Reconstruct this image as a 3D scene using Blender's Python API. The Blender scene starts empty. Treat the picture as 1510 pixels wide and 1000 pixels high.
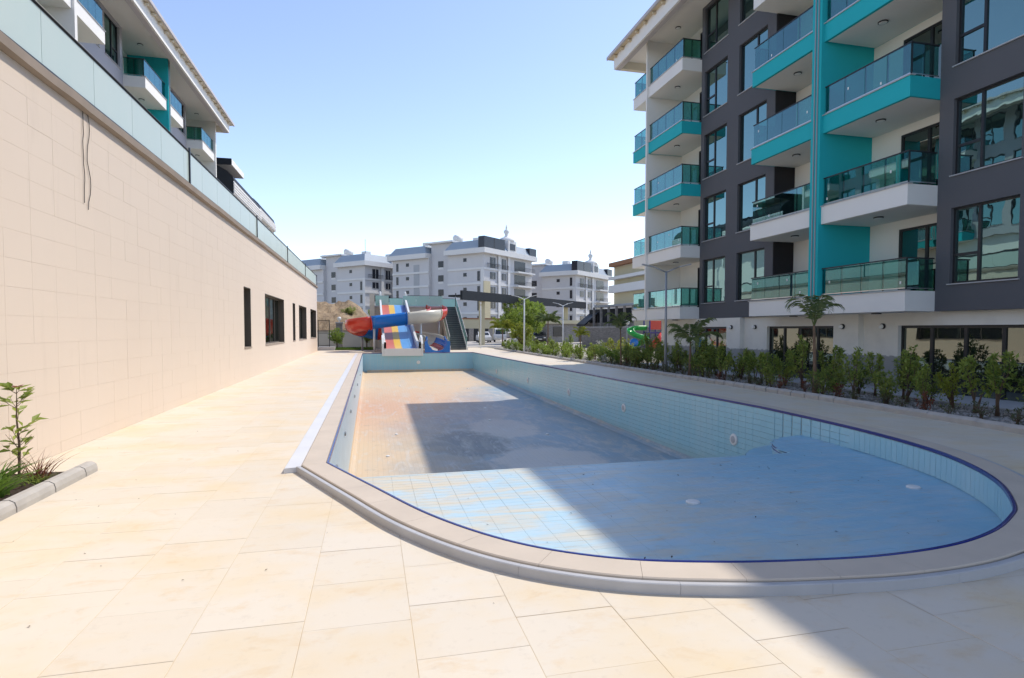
import bpy, bmesh, math, random
from mathutils import Vector, Matrix, noise
R = math.radians
random.seed(7)
S = bpy.context.scene
COL = S.collection

# ------------------------------------------------------------------ camera
IMW, F, V0, EYE = 1510.0, 862.0, 518.0, 1.75
YAW, PIT = math.atan(207 / 862), math.atan(32 / 862)
FW = Vector((math.sin(YAW) * math.cos(PIT), math.cos(YAW) * math.cos(PIT), -math.sin(PIT)))
RT = Vector((math.cos(YAW), -math.sin(YAW), 0))
UP = RT.cross(FW)
CAM = Vector((0, 0, EYE))
cd = bpy.data.cameras.new('camera')
cd.sensor_width = 36
cd.lens = F / IMW * 36
cd.shift_y = (V0 - 500) / IMW
cd.clip_start, cd.clip_end = 0.05, 3000
co = bpy.data.objects.new('camera', cd)
COL.objects.link(co)
m = Matrix((RT, UP, -FW)).transposed().to_4x4()
m.translation = CAM
co.matrix_world = m
S.camera = co
S.cycles.diffuse_bounces = 8

# ------------------------------------------------------------------ sky, sun, exposure
SUN = Vector((0.622, 0.28, 1.0)).normalized()
EL = math.asin(SUN.z)
AZ = math.atan2(SUN.x, SUN.y)
W = bpy.data.worlds.new('World')
S.world = W
W.use_nodes = True
wn = W.node_tree.nodes
sky = wn.new('ShaderNodeTexSky')
sky.sky_type = 'NISHITA'
sky.sun_disc = False
sky.sun_elevation = EL
sky.sun_rotation = AZ
sky.altitude = 20
sky.air_density = 0.8
sky.dust_density = 0.15
sky.ozone_density = 2.6
wn['Background'].inputs['Strength'].default_value = 0.15
tint = wn.new('ShaderNodeMix')
tint.data_type = 'RGBA'
tint.blend_type = 'MULTIPLY'
tint.inputs[0].default_value = 1.0
tint.inputs[7].default_value = (1.13, 0.96, 0.87, 1)      # camera white balance: takes the cyan cast off the whole sky
W.node_tree.links.new(sky.outputs['Color'], tint.inputs[6])
W.node_tree.links.new(tint.outputs[2], wn['Background'].inputs['Color'])
sd = bpy.data.lights.new('sun', 'SUN')
sd.energy = 2.03
sd.angle = R(0.6)
sd.color = (1.0, 0.93, 0.83)
so = bpy.data.objects.new('sun', sd)
COL.objects.link(so)
so.rotation_euler = SUN.to_track_quat('Z', 'Y').to_euler()
so.location = SUN * 60
vs = S.view_settings
vs.view_transform = 'Standard'
vs.look = 'None'
vs.gamma = 1
vs.use_curve_mapping = False
vs.exposure = 1.08


# ------------------------------------------------------------------ pixel helpers (photo pixels give directions only)
def ray(u, v):
    return FW + RT * ((u - 755) / F) - UP * ((v - V0) / F)


def onz(u, v, z=0.0):
    d = ray(u, v)
    return CAM + d * ((z - EYE) / d.z)


def ony(u, v, y):
    d = ray(u, v)
    return CAM + d * (y / d.y)


def at(u, v, d):
    r = ray(u, v)
    return CAM + r * (d / math.hypot(r.x, r.y))


def proj(p):
    q = Vector(p) - CAM
    w = q.dot(FW)
    if w < 0.05:
        return None
    return 755 + F * q.dot(RT) / w, V0 - F * q.dot(UP) / w, w


def inframe(p, mg=40):
    q = proj(p)
    return q is not None and -mg < q[0] < 1510 + mg and -mg < q[1] < 1000 + mg


# ------------------------------------------------------------------ materials
M = {}


def rgb(*c):
    return (c[0], c[1], c[2], 1)


class Mat:
    def __init__(self, name, col, rough=0.6, spec=0.3, metal=0.0):
        self.m = bpy.data.materials.new(name)
        self.m.use_nodes = True
        self.t = self.m.node_tree
        self.n, self.l = self.t.nodes, self.t.links
        self.b = self.n['Principled BSDF']
        self.b.inputs['Base Color'].default_value = rgb(*col)
        self.b.inputs['Roughness'].default_value = rough
        self.b.inputs['Specular IOR Level'].default_value = spec
        self.b.inputs['Metallic'].default_value = metal
        self.cur = None
        self.col = col
        M[name] = self.m

    def pos(self):
        return self.n.new('ShaderNodeNewGeometry').outputs['Position']

    def noise(self, scale, detail=4, rough=0.55, stretch=None, co=None, dist=0.0):
        t = self.n.new('ShaderNodeTexNoise')
        t.inputs['Scale'].default_value = scale
        t.inputs['Detail'].default_value = detail
        t.inputs['Roughness'].default_value = rough
        t.inputs['Distortion'].default_value = dist
        c = co or self.pos()
        if stretch:
            mp = self.n.new('ShaderNodeMapping')
            mp.inputs['Scale'].default_value = stretch
            self.l.new(c, mp.inputs['Vector'])
            c = mp.outputs['Vector']
        self.l.new(c, t.inputs['Vector'])
        return t.outputs['Fac']

    def ramp(self, fac, lo, hi):
        r = self.n.new('ShaderNodeMapRange')
        r.inputs['From Min'].default_value = lo
        r.inputs['From Max'].default_value = hi
        self.l.new(fac, r.inputs['Value'])
        return r.outputs['Result']

    def mul(self, a, b):
        n = self.n.new('ShaderNodeMath')
        n.operation = 'MULTIPLY'
        for i, x in enumerate((a, b)):
            if isinstance(x, (int, float)):
                n.inputs[i].default_value = x
            else:
                self.l.new(x, n.inputs[i])
        return n.outputs[0]

    def math(self, op, a, b=0.0):
        n = self.n.new('ShaderNodeMath')
        n.operation = op
        for i, x in enumerate((a, b)):
            if isinstance(x, (int, float)):
                n.inputs[i].default_value = x
            else:
                self.l.new(x, n.inputs[i])
        return n.outputs[0]

    def mix(self, fac, col, mode='MIX'):
        x = self.n.new('ShaderNodeMix')
        x.data_type = 'RGBA'
        x.blend_type = mode
        if isinstance(fac, (int, float)):
            x.inputs[0].default_value = fac
        else:
            self.l.new(fac, x.inputs[0])
        if self.cur is None:
            x.inputs[6].default_value = rgb(*self.col)
        else:
            self.l.new(self.cur, x.inputs[6])
        if isinstance(col, tuple):
            x.inputs[7].default_value = rgb(*col)
        else:
            self.l.new(col, x.inputs[7])
        self.cur = x.outputs[2]
        self.l.new(self.cur, self.b.inputs['Base Color'])
        return self

    def bump(self, fac, strength=0.2, dist=0.01):
        b = self.n.new('ShaderNodeBump')
        b.inputs['Strength'].default_value = strength
        b.inputs['Distance'].default_value = dist
        self.l.new(fac, b.inputs['Height'])
        self.l.new(b.outputs['Normal'], self.b.inputs['Normal'])
        return self

    def roughn(self, fac, lo, hi):
        r = self.n.new('ShaderNodeMapRange')
        r.inputs['To Min'].default_value = lo
        r.inputs['To Max'].default_value = hi
        self.l.new(fac, r.inputs['Value'])
        self.l.new(r.outputs['Result'], self.b.inputs['Roughness'])
        return self

    def xyz(self):
        s = self.n.new('ShaderNodeSeparateXYZ')
        self.l.new(self.pos(), s.inputs[0])
        return s.outputs

    def objrand(self):
        return self.n.new('ShaderNodeObjectInfo').outputs['Random']


def simple(name, col, rough=0.6, spec=0.3, metal=0.0, var=0.12, sc=3.0, bump=0.0):
    a = Mat(name, col, rough, spec, metal)
    f = a.noise(sc, 5)
    a.mix(a.mul(a.ramp(f, 0.35, 0.75), var * 2), tuple(c * 0.72 for c in col))
    if bump:
        a.bump(a.noise(sc * 25, 3), bump, 0.004)
    return a


# deck stone: cream porcelain with yellow stains
a = Mat('deck_stone', (0.66, 0.585, 0.475), 0.55, 0.3)
a.mix(a.mul(a.ramp(a.noise(0.9, 6, 0.6, (1.0, 1.3, 1)), 0.45, 0.68), 0.7), (0.68, 0.52, 0.29))
a.mix(a.mul(a.ramp(a.noise(2.6, 8, 0.7, (0.9, 1.5, 1), dist=0.4), 0.55, 0.76), 0.7), (0.60, 0.40, 0.17))
a.mix(a.mul(a.ramp(a.noise(0.35, 3), 0.4, 0.7), 0.35), (0.60, 0.55, 0.47))
a.mix(a.mul(a.ramp(a.noise(11, 6, 0.7), 0.56, 0.76), 0.3), (0.40, 0.33, 0.25))
a.mix(a.mul(a.objrand(), 0.28), (0.56, 0.48, 0.36))
a.bump(a.noise(60, 3), 0.08, 0.003)
a.roughn(a.noise(5, 4), 0.4, 0.7)
simple('joint', (0.58, 0.45, 0.28), 0.9, var=0.35, sc=3)
# wall cladding
a = Mat('wall_panel', (0.70, 0.59, 0.485), 0.6, 0.25)
a.mix(a.mul(a.ramp(a.noise(0.5, 4, 0.6, (1, 1, 0.35)), 0.4, 0.75), 0.3), (0.64, 0.53, 0.43))
a.mix(a.mul(a.ramp(a.noise(2.0, 6, 0.65, (1, 1.6, 0.25)), 0.58, 0.8), 0.25), (0.47, 0.39, 0.31))
a.mix(a.mul(a.objrand(), 0.08), (0.60, 0.51, 0.43))
a.bump(a.noise(40, 3), 0.06, 0.003)
simple('wall_joint', (0.65, 0.545, 0.445), 0.9)
simple('wall_ledge', (0.33, 0.27, 0.22), 0.8, var=0.3, sc=2.2, bump=0.2)
simple('mortar_dark', (0.07, 0.06, 0.055), 0.9)
simple('coping_stone', (0.56, 0.475, 0.38), 0.55, var=0.2, sc=2.5, bump=0.1)
simple('white_marble', (0.66, 0.655, 0.66), 0.35, 0.45, var=0.18, sc=1.8)
simple('grey_marble', (0.46, 0.455, 0.455), 0.4, 0.4, var=0.3, sc=2.5)
simple('cobalt_tile', (0.02, 0.03, 0.19), 0.2, 0.5, var=0.15, sc=9)
# pool floor: blue glazed tiles under dried dirt, sunlit side painted paler
a = Mat('pool_floor_tile', (0.26, 0.49, 0.61), 0.32, 0.45)
a.mix(a.mul(a.objrand(), 0.22), (0.17, 0.36, 0.56))
a.mix(a.mul(a.ramp(a.noise(1.6, 6, 0.62, (1.0, 2.5, 1)), 0.45, 0.72), 0.75), (0.40, 0.52, 0.60))
x, y, z = a.xyz()
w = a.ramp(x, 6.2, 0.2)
a.mix(a.mul(w, 0.55), (0.56, 0.63, 0.64))  # sunlight put into the colour: paler towards the left
a.mix(a.mul(a.math('MULTIPLY', w, a.ramp(a.noise(1.1, 6, 0.65, (0.8, 2.4, 1), dist=0.8), 0.40, 0.60)), 0.9), (0.62, 0.50, 0.32))
a.mix(a.mul(a.ramp(a.noise(4.0, 7, 0.7, (0.7, 2.4, 1)), 0.55, 0.74), 0.5), (0.40, 0.30, 0.19))
a.bump(a.noise(25, 3), 0.08, 0.004)
a.roughn(a.noise(3, 4), 0.28, 0.6)
simple('pool_grout', (0.46, 0.49, 0.48), 0.85, var=0.3, sc=3)
simple('pool_grout_pale', (0.52, 0.60, 0.58), 0.85, var=0.3, sc=3)
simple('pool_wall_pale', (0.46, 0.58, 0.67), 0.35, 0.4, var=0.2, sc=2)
a = Mat('pool_wall_tile', (0.34, 0.60, 0.69), 0.25, 0.5)
a.mix(a.mul(a.objrand(), 0.25), (0.26, 0.50, 0.60))
a.mix(a.mul(a.ramp(a.noise(1.3, 5, 0.6, (1, 1, 0.4)), 0.45, 0.7), 0.5), (0.44, 0.62, 0.67))
a.mix(a.mul(a.ramp(a.noise(3.0, 6, 0.7, (1, 1, 0.3)), 0.55, 0.8), 0.3), (0.42, 0.50, 0.52))
x, y, z = a.xyz()
a.mix(a.mul(a.ramp(a.math('ADD', z, a.mul(a.noise(2, 4), 0.35)), -1.1, -1.55), 0.55), (0.34, 0.38, 0.30))
# deep pool floor: dried mud over blue tile, sunlit area painted warmer
a = Mat('deep_floor', (0.27, 0.37, 0.44), 0.5, 0.3)
br = a.n.new('ShaderNodeTexBrick')
br.offset = 0.0
br.inputs['Scale'].default_value = 4.0
br.inputs['Mortar Size'].default_value = 0.02
br.inputs['Color1'].default_value = rgb(1, 1, 1)
br.inputs['Color2'].default_value = rgb(0.93, 0.93, 0.93)
br.inputs['Mortar'].default_value = rgb(0.55, 0.55, 0.55)
a.l.new(a.pos(), br.inputs['Vector'])
a.mix(a.mul(a.ramp(a.noise(0.45, 5, 0.6, (1, 0.8, 1), dist=1.2), 0.42, 0.66), 0.75), (0.36, 0.38, 0.38))
a.mix(a.mul(a.ramp(a.noise(0.6, 6, 0.65, (1.3, 0.5, 1), dist=2.2), 0.50, 0.60), 0.75), (0.50, 0.48, 0.44))
x, y, z = a.xyz()
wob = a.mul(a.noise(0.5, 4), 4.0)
sun = a.ramp(a.math('SUBTRACT', a.math('ADD', x, wob), a.mul(a.ramp(y, 22, 33), 5.5)), 4.6, 2.2)  # mask in the shape of the floor area the sun reaches
film = a.mul(a.ramp(a.math('ADD', x, wob), 8.5, 4.5), a.ramp(a.noise(0.8, 6, 0.65, dist=1.5), 0.36, 0.56))
a.mix(a.mul(film, 0.8), (0.33, 0.295, 0.235))
for (pc, rx, ry, cc) in ((onz(742, 631, -1.62), 1.15, 1.9, (0.56, 0.52, 0.46)), (onz(812, 680, -1.74), 1.5, 1.5, (0.56, 0.53, 0.48)), (onz(690, 655, -1.68), 1.3, 1.8, (0.20, 0.21, 0.20))):
    ex = a.math('POWER', a.math('DIVIDE', a.math('SUBTRACT', x, pc.x), rx), 2.0)
    ey = a.math('POWER', a.math('DIVIDE', a.math('SUBTRACT', y, pc.y), ry), 2.0)
    rr_ = a.math('ADD', a.math('ADD', ex, ey), a.mul(a.math('SUBTRACT', a.noise(1.6, 6, 0.7), 0.5), 2.2))
    a.mix(a.mul(a.ramp(rr_, 1.15, 0.75), 0.8), cc)
a.mix(a.mul(sun, 0.9), (0.66, 0.48, 0.29))  # sunlit area painted light and warm
red = a.mul(a.ramp(a.math('ABSOLUTE', a.math('SUBTRACT', a.math('ADD', y, wob), 27.0)), 7.5, 1.0), a.ramp(x, 7.5, 0.0))
a.mix(a.mul(red, 0.75), (0.58, 0.32, 0.19))
a.mix(a.mul(a.ramp(a.noise(0.9, 6, 0.6, (1.2, 0.35, 1), dist=1.0), 0.52, 0.64), 0.35), (0.55, 0.50, 0.42))
a.mix(a.mul(a.ramp(a.noise(2.6, 6, 0.7, (1, 0.6, 1)), 0.58, 0.76), 0.4), (0.19, 0.18, 0.165))
a.mix(a.mul(a.ramp(a.noise(1.4, 7, 0.7, (2.2, 0.5, 1), dist=1.6), 0.55, 0.62), 0.4), (0.56, 0.55, 0.53))
a.mix(0.35, br.outputs['Color'], 'MULTIPLY')
a.bump(a.noise(9, 5), 0.15, 0.01)
# building paints
simple('grey_render', (0.112, 0.114, 0.124), 0.85, 0.2, var=0.1, sc=0.7, bump=0.15)
simple('pale_render', (0.42, 0.41, 0.435), 0.85, 0.2, var=0.1, sc=0.7, bump=0.15)
simple('dark_render', (0.035, 0.033, 0.036), 0.85, 0.2, var=0.1, bump=0.15)
simple('white_render', (0.78, 0.76, 0.72), 0.85, 0.2, var=0.07, sc=0.9, bump=0.12)
simple('cream_render', (0.68, 0.62, 0.50), 0.85, 0.2, var=0.1, sc=0.9, bump=0.12)
simple('teal_render', (0.018, 0.42, 0.46), 0.7, 0.25, var=0.08, sc=0.9, bump=0.12)
simple('roof_fascia', (0.50, 0.47, 0.47), 0.8, var=0.12, sc=1.2)
simple('roof_batten', (0.60, 0.51, 0.36), 0.8, var=0.2)
simple('roof_tile', (0.16, 0.15, 0.15), 0.8, var=0.3)
a = Mat('ground_render', (0.72, 0.70, 0.64), 0.85, 0.2)
x, y, z = a.xyz()
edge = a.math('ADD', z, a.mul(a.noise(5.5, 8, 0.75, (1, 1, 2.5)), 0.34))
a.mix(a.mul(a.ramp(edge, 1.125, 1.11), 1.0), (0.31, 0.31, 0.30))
a.mix(a.mul(a.ramp(a.noise(1.5, 6, 0.6), 0.5, 0.75), 0.25), (0.40, 0.38, 0.35))
a.bump(a.noise(18, 4), 0.2, 0.006)
simple('frame_dark', (0.022, 0.023, 0.027), 0.4, 0.4)
simple('frame_bronze', (0.10, 0.085, 0.07), 0.5, 0.4)
simple('sill_stone', (0.45, 0.45, 0.46), 0.5)
simple('steel', (0.55, 0.55, 0.56), 0.28, 0.5, metal=0.9, var=0.05)
simple('lamp_white', (0.75, 0.75, 0.72), 0.4, 0.5, var=0.03)
simple('plastic_white', (0.72, 0.72, 0.70), 0.35, 0.5, var=0.12)
simple('pole_grey', (0.32, 0.33, 0.35), 0.45, 0.4, metal=0.3, var=0.1)
simple('pole_white', (0.66, 0.68, 0.70), 0.45, 0.4, var=0.1)


def glassmat(name, tint, refl, refl_col, lo, hi, bump=0.0, diff=None):
    mt = bpy.data.materials.new(name)
    mt.use_nodes = True
    n, l = mt.node_tree.nodes, mt.node_tree.links
    n.remove(n['Principled BSDF'])
    out = n['Material Output']
    if diff is None:
        t = n.new('ShaderNodeBsdfTransparent')
        t.inputs['Color'].default_value = rgb(*tint)
    else:
        t = n.new('ShaderNodeBsdfDiffuse')
        t.inputs['Color'].default_value = rgb(*diff)
    g = n.new('ShaderNodeBsdfGlossy')
    g.inputs['Color'].default_value = rgb(*refl_col)
    g.inputs['Roughness'].default_value = 0.0 if not bump else 0.01
    lw = n.new('ShaderNodeLayerWeight')
    lw.inputs['Blend'].default_value = 0.45
    mr = n.new('ShaderNodeMapRange')
    mr.inputs['To Min'].default_value = lo
    mr.inputs['To Max'].default_value = hi
    l.new(lw.outputs['Facing'], mr.inputs['Value'])
    x = n.new('ShaderNodeMixShader')
    l.new(mr.outputs['Result'], x.inputs[0])
    l.new(t.outputs[0], x.inputs[1])
    l.new(g.outputs[0], x.inputs[2])
    l.new(x.outputs[0], out.inputs['Surface'])
    if bump:
        ns = n.new('ShaderNodeTexNoise')
        ns.inputs['Scale'].default_value = 1.3
        ns.inputs['Detail'].default_value = 2
        gm = n.new('ShaderNodeNewGeometry')
        l.new(gm.outputs['Position'], ns.inputs['Vector'])
        b = n.new('ShaderNodeBump')
        b.inputs['Strength'].default_value = bump
        b.inputs['Distance'].default_value = 0.02
        l.new(ns.outputs['Fac'], b.inputs['Height'])
        l.new(b.outputs['Normal'], g.inputs['Normal'])
    M[name] = mt


glassmat('balcony_glass', (0.33, 0.62, 0.55), 1, (0.50, 0.74, 0.80), 0.07, 0.50)
glassmat('window_glass', None, 1, (0.38, 0.58, 0.56), 0.40, 0.85, bump=0.12, diff=(0.012, 0.022, 0.022))
glassmat('door_glass', None, 1, (0.40, 0.45, 0.40), 0.30, 0.8, bump=0.08, diff=(0.015, 0.017, 0.018))
a = Mat('frosted_glass', (0.52, 0.60, 0.545), 0.35, 0.4)
a.mix(a.mul(a.ramp(a.noise(1.6, 5, 0.6, (1, 1, 0.3)), 0.45, 0.75), 0.4), (0.46, 0.57, 0.52))
a.mix(a.mul(a.objrand(), 0.2), (0.46, 0.54, 0.49))
a.b.inputs['Transmission Weight'].default_value = 0.0


def leafmat(name, c1, c2, trans=0.35):
    mt = bpy.data.materials.new(name)
    mt.use_nodes = True
    n, l = mt.node_tree.nodes, mt.node_tree.links
    b = n['Principled BSDF']
    b.inputs['Roughness'].default_value = 0.45
    b.inputs['Specular IOR Level'].default_value = 0.35
    g = n.new('ShaderNodeNewGeometry')
    oi = n.new('ShaderNodeObjectInfo')
    ad = n.new('ShaderNodeMath')
    ad.operation = 'MULTIPLY_ADD'
    l.new(oi.outputs['Random'], ad.inputs[0])
    ad.inputs[1].default_value = 0.35
    l.new(g.outputs['Random Per Island'], ad.inputs[2])
    mx = n.new('ShaderNodeMix')
    mx.data_type = 'RGBA'
    l.new(ad.outputs[0], mx.inputs[0])
    mx.inputs[6].default_value = rgb(*c1)
    mx.inputs[7].default_value = rgb(*c2)
    l.new(mx.outputs[2], b.inputs['Base Color'])
    t = n.new('ShaderNodeBsdfTranslucent')
    l.new(mx.outputs[2], t.inputs['Color'])
    x = n.new('ShaderNodeMixShader')
    x.inputs[0].default_value = trans
    l.new(b.outputs[0], x.inputs[1])
    l.new(t.outputs[0], x.inputs[2])
    l.new(x.outputs[0], n['Material Output'].inputs['Surface'])
    M[name] = mt


leafmat('leaf_dark', (0.07, 0.13, 0.03), (0.32, 0.37, 0.08), 0.45)
leafmat('leaf_mid', (0.09, 0.16, 0.03), (0.34, 0.40, 0.085), 0.42)
leafmat('leaf_lime', (0.13, 0.22, 0.03), (0.30, 0.38, 0.07), 0.45)
leafmat('leaf_yellow', (0.16, 0.22, 0.025), (0.34, 0.36, 0.05))
leafmat('leaf_olive', (0.07, 0.09, 0.04), (0.14, 0.16, 0.07))
leafmat('leaf_red', (0.12, 0.03, 0.02), (0.24, 0.08, 0.04))
leafmat('leaf_palm', (0.09, 0.14, 0.05), (0.20, 0.25, 0.09))
leafmat('leaf_grass', (0.06, 0.13, 0.02), (0.16, 0.26, 0.04))
leafmat('leaf_white', (0.45, 0.46, 0.42), (0.62, 0.60, 0.55))
simple('bark', (0.15, 0.10, 0.07), 0.9, var=0.4, sc=9, bump=0.4)
simple('palm_bark', (0.20, 0.13, 0.085), 0.9, var=0.4, sc=12, bump=0.5)
simple('soil', (0.055, 0.038, 0.027), 0.95, var=0.4, sc=9, bump=0.6)
simple('kerb_concrete', (0.44, 0.41, 0.37), 0.85, var=0.35, sc=5, bump=0.3)
a = Mat('gravel_bed', (0.26, 0.24, 0.22), 0.95, 0.2)
a.mix(a.mul(a.ramp(a.noise(28, 4, 0.7), 0.42, 0.62), 0.7), (0.45, 0.43, 0.41))
a.mix(a.mul(a.ramp(a.noise(3.5, 6, 0.7), 0.42, 0.60), 0.8), (0.10, 0.075, 0.055))
a.bump(a.noise(40, 4), 0.6, 0.02)
a = Mat('ground_far', (0.36, 0.32, 0.28), 0.95, 0.2)
a.mix(a.mul(a.ramp(a.noise(0.3, 6, 0.7), 0.4, 0.7), 0.7), (0.26, 0.23, 0.19))
a.mix(a.mul(a.ramp(a.noise(0.05, 6, 0.7), 0.45, 0.6), 0.6), (0.16, 0.17, 0.10))
a = Mat('rubble', (0.40, 0.29, 0.18), 0.95, 0.2)
a.mix(a.mul(a.ramp(a.noise(1.3, 7, 0.75), 0.42, 0.62), 0.8), (0.20, 0.14, 0.09))
a.mix(a.mul(a.ramp(a.noise(4, 5, 0.75), 0.5, 0.7), 0.5), (0.50, 0.42, 0.31))
a.bump(a.noise(5, 7, 0.75), 0.8, 0.3)
a = Mat('stone_cladding', (0.19, 0.18, 0.17), 0.9, 0.2)
a.mix(a.mul(a.ramp(a.noise(3, 5, 0.7, (1, 1, 3)), 0.4, 0.65), 0.8), (0.33, 0.31, 0.29))
simple('charcoal_sheet', (0.022, 0.025, 0.03), 0.6, 0.2, var=0.1)
simple('block_render', (0.58, 0.57, 0.57), 0.9, 0.2, var=0.12, sc=0.25)
simple('block_trim', (0.70, 0.69, 0.67), 0.9, 0.2, var=0.12, sc=0.4)
simple('block_mansard', (0.30, 0.35, 0.40), 0.6, 0.4, var=0.12, sc=0.4)
simple('block_cream', (0.55, 0.49, 0.33), 0.9, 0.2, var=0.15, sc=0.3)
simple('block_window', (0.020, 0.022, 0.030), 0.2, 0.35, var=0.1)
simple('green_glass', (0.30, 0.52, 0.47), 0.2, 0.5, var=0.1)
simple('slide_white', (0.70, 0.70, 0.68), 0.25, 0.5, var=0.1, sc=1.2)
simple('slide_ivory', (0.60, 0.57, 0.47), 0.25, 0.5, var=0.15, sc=1.2)
simple('slide_blue', (0.015, 0.16, 0.52), 0.25, 0.5, var=0.15, sc=1.2)
simple('slide_red', (0.55, 0.045, 0.025), 0.25, 0.5, var=0.15, sc=1.2)
simple('slide_green', (0.02, 0.34, 0.06), 0.3, 0.5)
simple('lane_coral', (0.55, 0.14, 0.09), 0.3, 0.5)
simple('lane_yellow', (0.72, 0.44, 0.03), 0.3, 0.5)
simple('lane_sky', (0.12, 0.32, 0.62), 0.3, 0.5)
simple('lane_blue', (0.03, 0.08, 0.32), 0.3, 0.5)
simple('post_purple', (0.06, 0.045, 0.20), 0.4, 0.4)
simple('granite_tread', (0.20, 0.22, 0.22), 0.5, 0.4, var=0.3, sc=2)
simple('granite_dark', (0.07, 0.08, 0.08), 0.5, 0.4, var=0.3, sc=2)
simple('terrace_wall', (0.56, 0.53, 0.47), 0.85, var=0.15, sc=0.6)
simple('car_white', (0.68, 0.68, 0.67), 0.25, 0.5, var=0.05)
simple('car_dark', (0.03, 0.032, 0.036), 0.25, 0.5, var=0.05)
simple('car_silver', (0.40, 0.41, 0.42), 0.25, 0.5, metal=0.4, var=0.05)
simple('car_glass', (0.02, 0.025, 0.03), 0.1, 0.6)
simple('tyre', (0.02, 0.02, 0.02), 0.9)
simple('tail_red', (0.35, 0.02, 0.02), 0.3, 0.5)
simple('dead_leaf', (0.06, 0.035, 0.018), 0.9)
simple('wire', (0.11, 0.10, 0.085), 0.7)
simple('ochre_clay', (0.30, 0.15, 0.08), 0.9)


# ------------------------------------------------------------------ mesh builder and objects
class MB:
    def __init__(self, T=None):
        self.v, self.f, self.T = [], [], T

    def add(self, vs_, fs):
        b = len(self.v)
        if self.T:
            vs_ = [self.T(p) for p in vs_]
        self.v += [tuple(p) for p in vs_]
        self.f += [tuple(b + i for i in f) for f in fs]
        return self

    def box(self, x0, x1, y0, y1, z0, z1):
        vs_ = [(x, y, z) for z in (z0, z1) for x, y in ((x0, y0), (x1, y0), (x1, y1), (x0, y1))]
        return self.add(vs_, [(0, 3, 2, 1), (4, 5, 6, 7), (0, 1, 5, 4), (1, 2, 6, 5), (2, 3, 7, 6), (3, 0, 4, 7)])

    def cbox(self, x0, x1, y0, y1, z0, z1, c):
        """box with its top edges chamfered"""
        vs_ = [(x0, y0, z0), (x1, y0, z0), (x1, y1, z0), (x0, y1, z0),
               (x0, y0, z1 - c), (x1, y0, z1 - c), (x1, y1, z1 - c), (x0, y1, z1 - c),
               (x0 + c, y0 + c, z1), (x1 - c, y0 + c, z1), (x1 - c, y1 - c, z1), (x0 + c, y1 - c, z1)]
        fs = [(0, 3, 2, 1), (8, 9, 10, 11)]
        for i in range(4):
            j = (i + 1) % 4
            fs += [(i, j, j + 4, i + 4), (i + 4, j + 4, j + 8, i + 8)]
        return self.add(vs_, fs)

    def poly(self, pts, f=None):
        return self.add(pts, [tuple(range(len(pts)))])

    def prism(self, pts, axis, lo, hi):
        """2-D outline pts swept along an axis (0, 1, 2)"""
        n = len(pts)

        def P(a, b, c):
            return ((c, a, b), (a, c, b), (a, b, c))[axis]
        vs_ = [P(p[0], p[1], lo) for p in pts] + [P(p[0], p[1], hi) for p in pts]
        fs = [tuple(range(n))[::-1], tuple(range(n, 2 * n))]
        fs += [(i, (i + 1) % n, n + (i + 1) % n, n + i) for i in range(n)]
        return self.add(vs_, fs)

    def tube(self, path, r, n=8, cap=True):
        path = [Vector(p) for p in path]
        rs = r if isinstance(r, (list, tuple)) else [r] * len(path)
        vs_, fs = [], []
        prev = None
        for i, p in enumerate(path):
            d = (path[min(i + 1, len(path) - 1)] - path[max(i - 1, 0)]).normalized()
            ref = prev if prev is not None else (Vector((0, 0, 1)) if abs(d.z) < 0.9 else Vector((1, 0, 0)))
            s = d.cross(ref).normalized()
            t = s.cross(d).normalized()
            prev = t
            for k in range(n):
                a_ = 2 * math.pi * k / n
                vs_.append(p + (s * math.cos(a_) + t * math.sin(a_)) * rs[i])
        for i in range(len(path) - 1):
            for k in range(n):
                fs.append((i * n + k, i * n + (k + 1) % n, (i + 1) * n + (k + 1) % n, (i + 1) * n + k))
        if cap:
            fs += [tuple(range(n))[::-1], tuple(range((len(path) - 1) * n, len(path) * n))]
        return self.add(vs_, fs)

    def lathe(self, prof, c, n=16, axis=2):
        vs_, fs = [], []
        for r_, z_ in prof:
            for k in range(n):
                a_ = 2 * math.pi * k / n
                p = (r_ * math.cos(a_), r_ * math.sin(a_), z_)
                if axis == 0:
                    p = (z_, p[0], p[1])
                elif axis == 1:
                    p = (p[0], z_, p[1])
                vs_.append((c[0] + p[0], c[1] + p[1], c[2] + p[2]))
        for i in range(len(prof) - 1):
            for k in range(n):
                fs.append((i * n + k, i * n + (k + 1) % n, (i + 1) * n + (k + 1) % n, (i + 1) * n + k))
        fs += [tuple(range(n))[::-1], tuple(range((len(prof) - 1) * n, len(prof) * n))]
        return self.add(vs_, fs)

    def mesh(self, name, org=(0, 0, 0), smooth=False, fix=True):
        me = bpy.data.meshes.new(name)
        o = Vector(org)
        me.from_pydata([(p[0] - o.x, p[1] - o.y, p[2] - o.z) for p in self.v], [], self.f)
        if fix:
            bm = bmesh.new()
            bm.from_mesh(me)
            bmesh.ops.recalc_face_normals(bm, faces=bm.faces)
            bm.to_mesh(me)
            bm.free()
        if smooth:
            me.polygons.foreach_set('use_smooth', [True] * len(me.polygons))
        return me


ORG = {}


def tag(o, label=None, cat=None, group=None, kind=None):
    if label:
        o['label'] = label
    if cat:
        o['category'] = cat
    if group:
        o['group'] = group
    if kind:
        o['kind'] = kind
    return o


def thing(name, label, cat, loc=(0, 0, 0), group=None):
    o = bpy.data.objects.new(name, None)
    COL.objects.link(o)
    o.empty_display_size = 0.2
    o.location = loc
    ORG[o.name] = Vector(loc)
    return tag(o, label, cat, group)


def link(name, me, mat, parent=None, loc=(0, 0, 0)):
    if mat and not me.materials:
        me.materials.append(M[mat])
    o = bpy.data.objects.new(name, me)
    COL.objects.link(o)
    o.location = loc
    if parent:
        o.parent = parent
    return o


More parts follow.
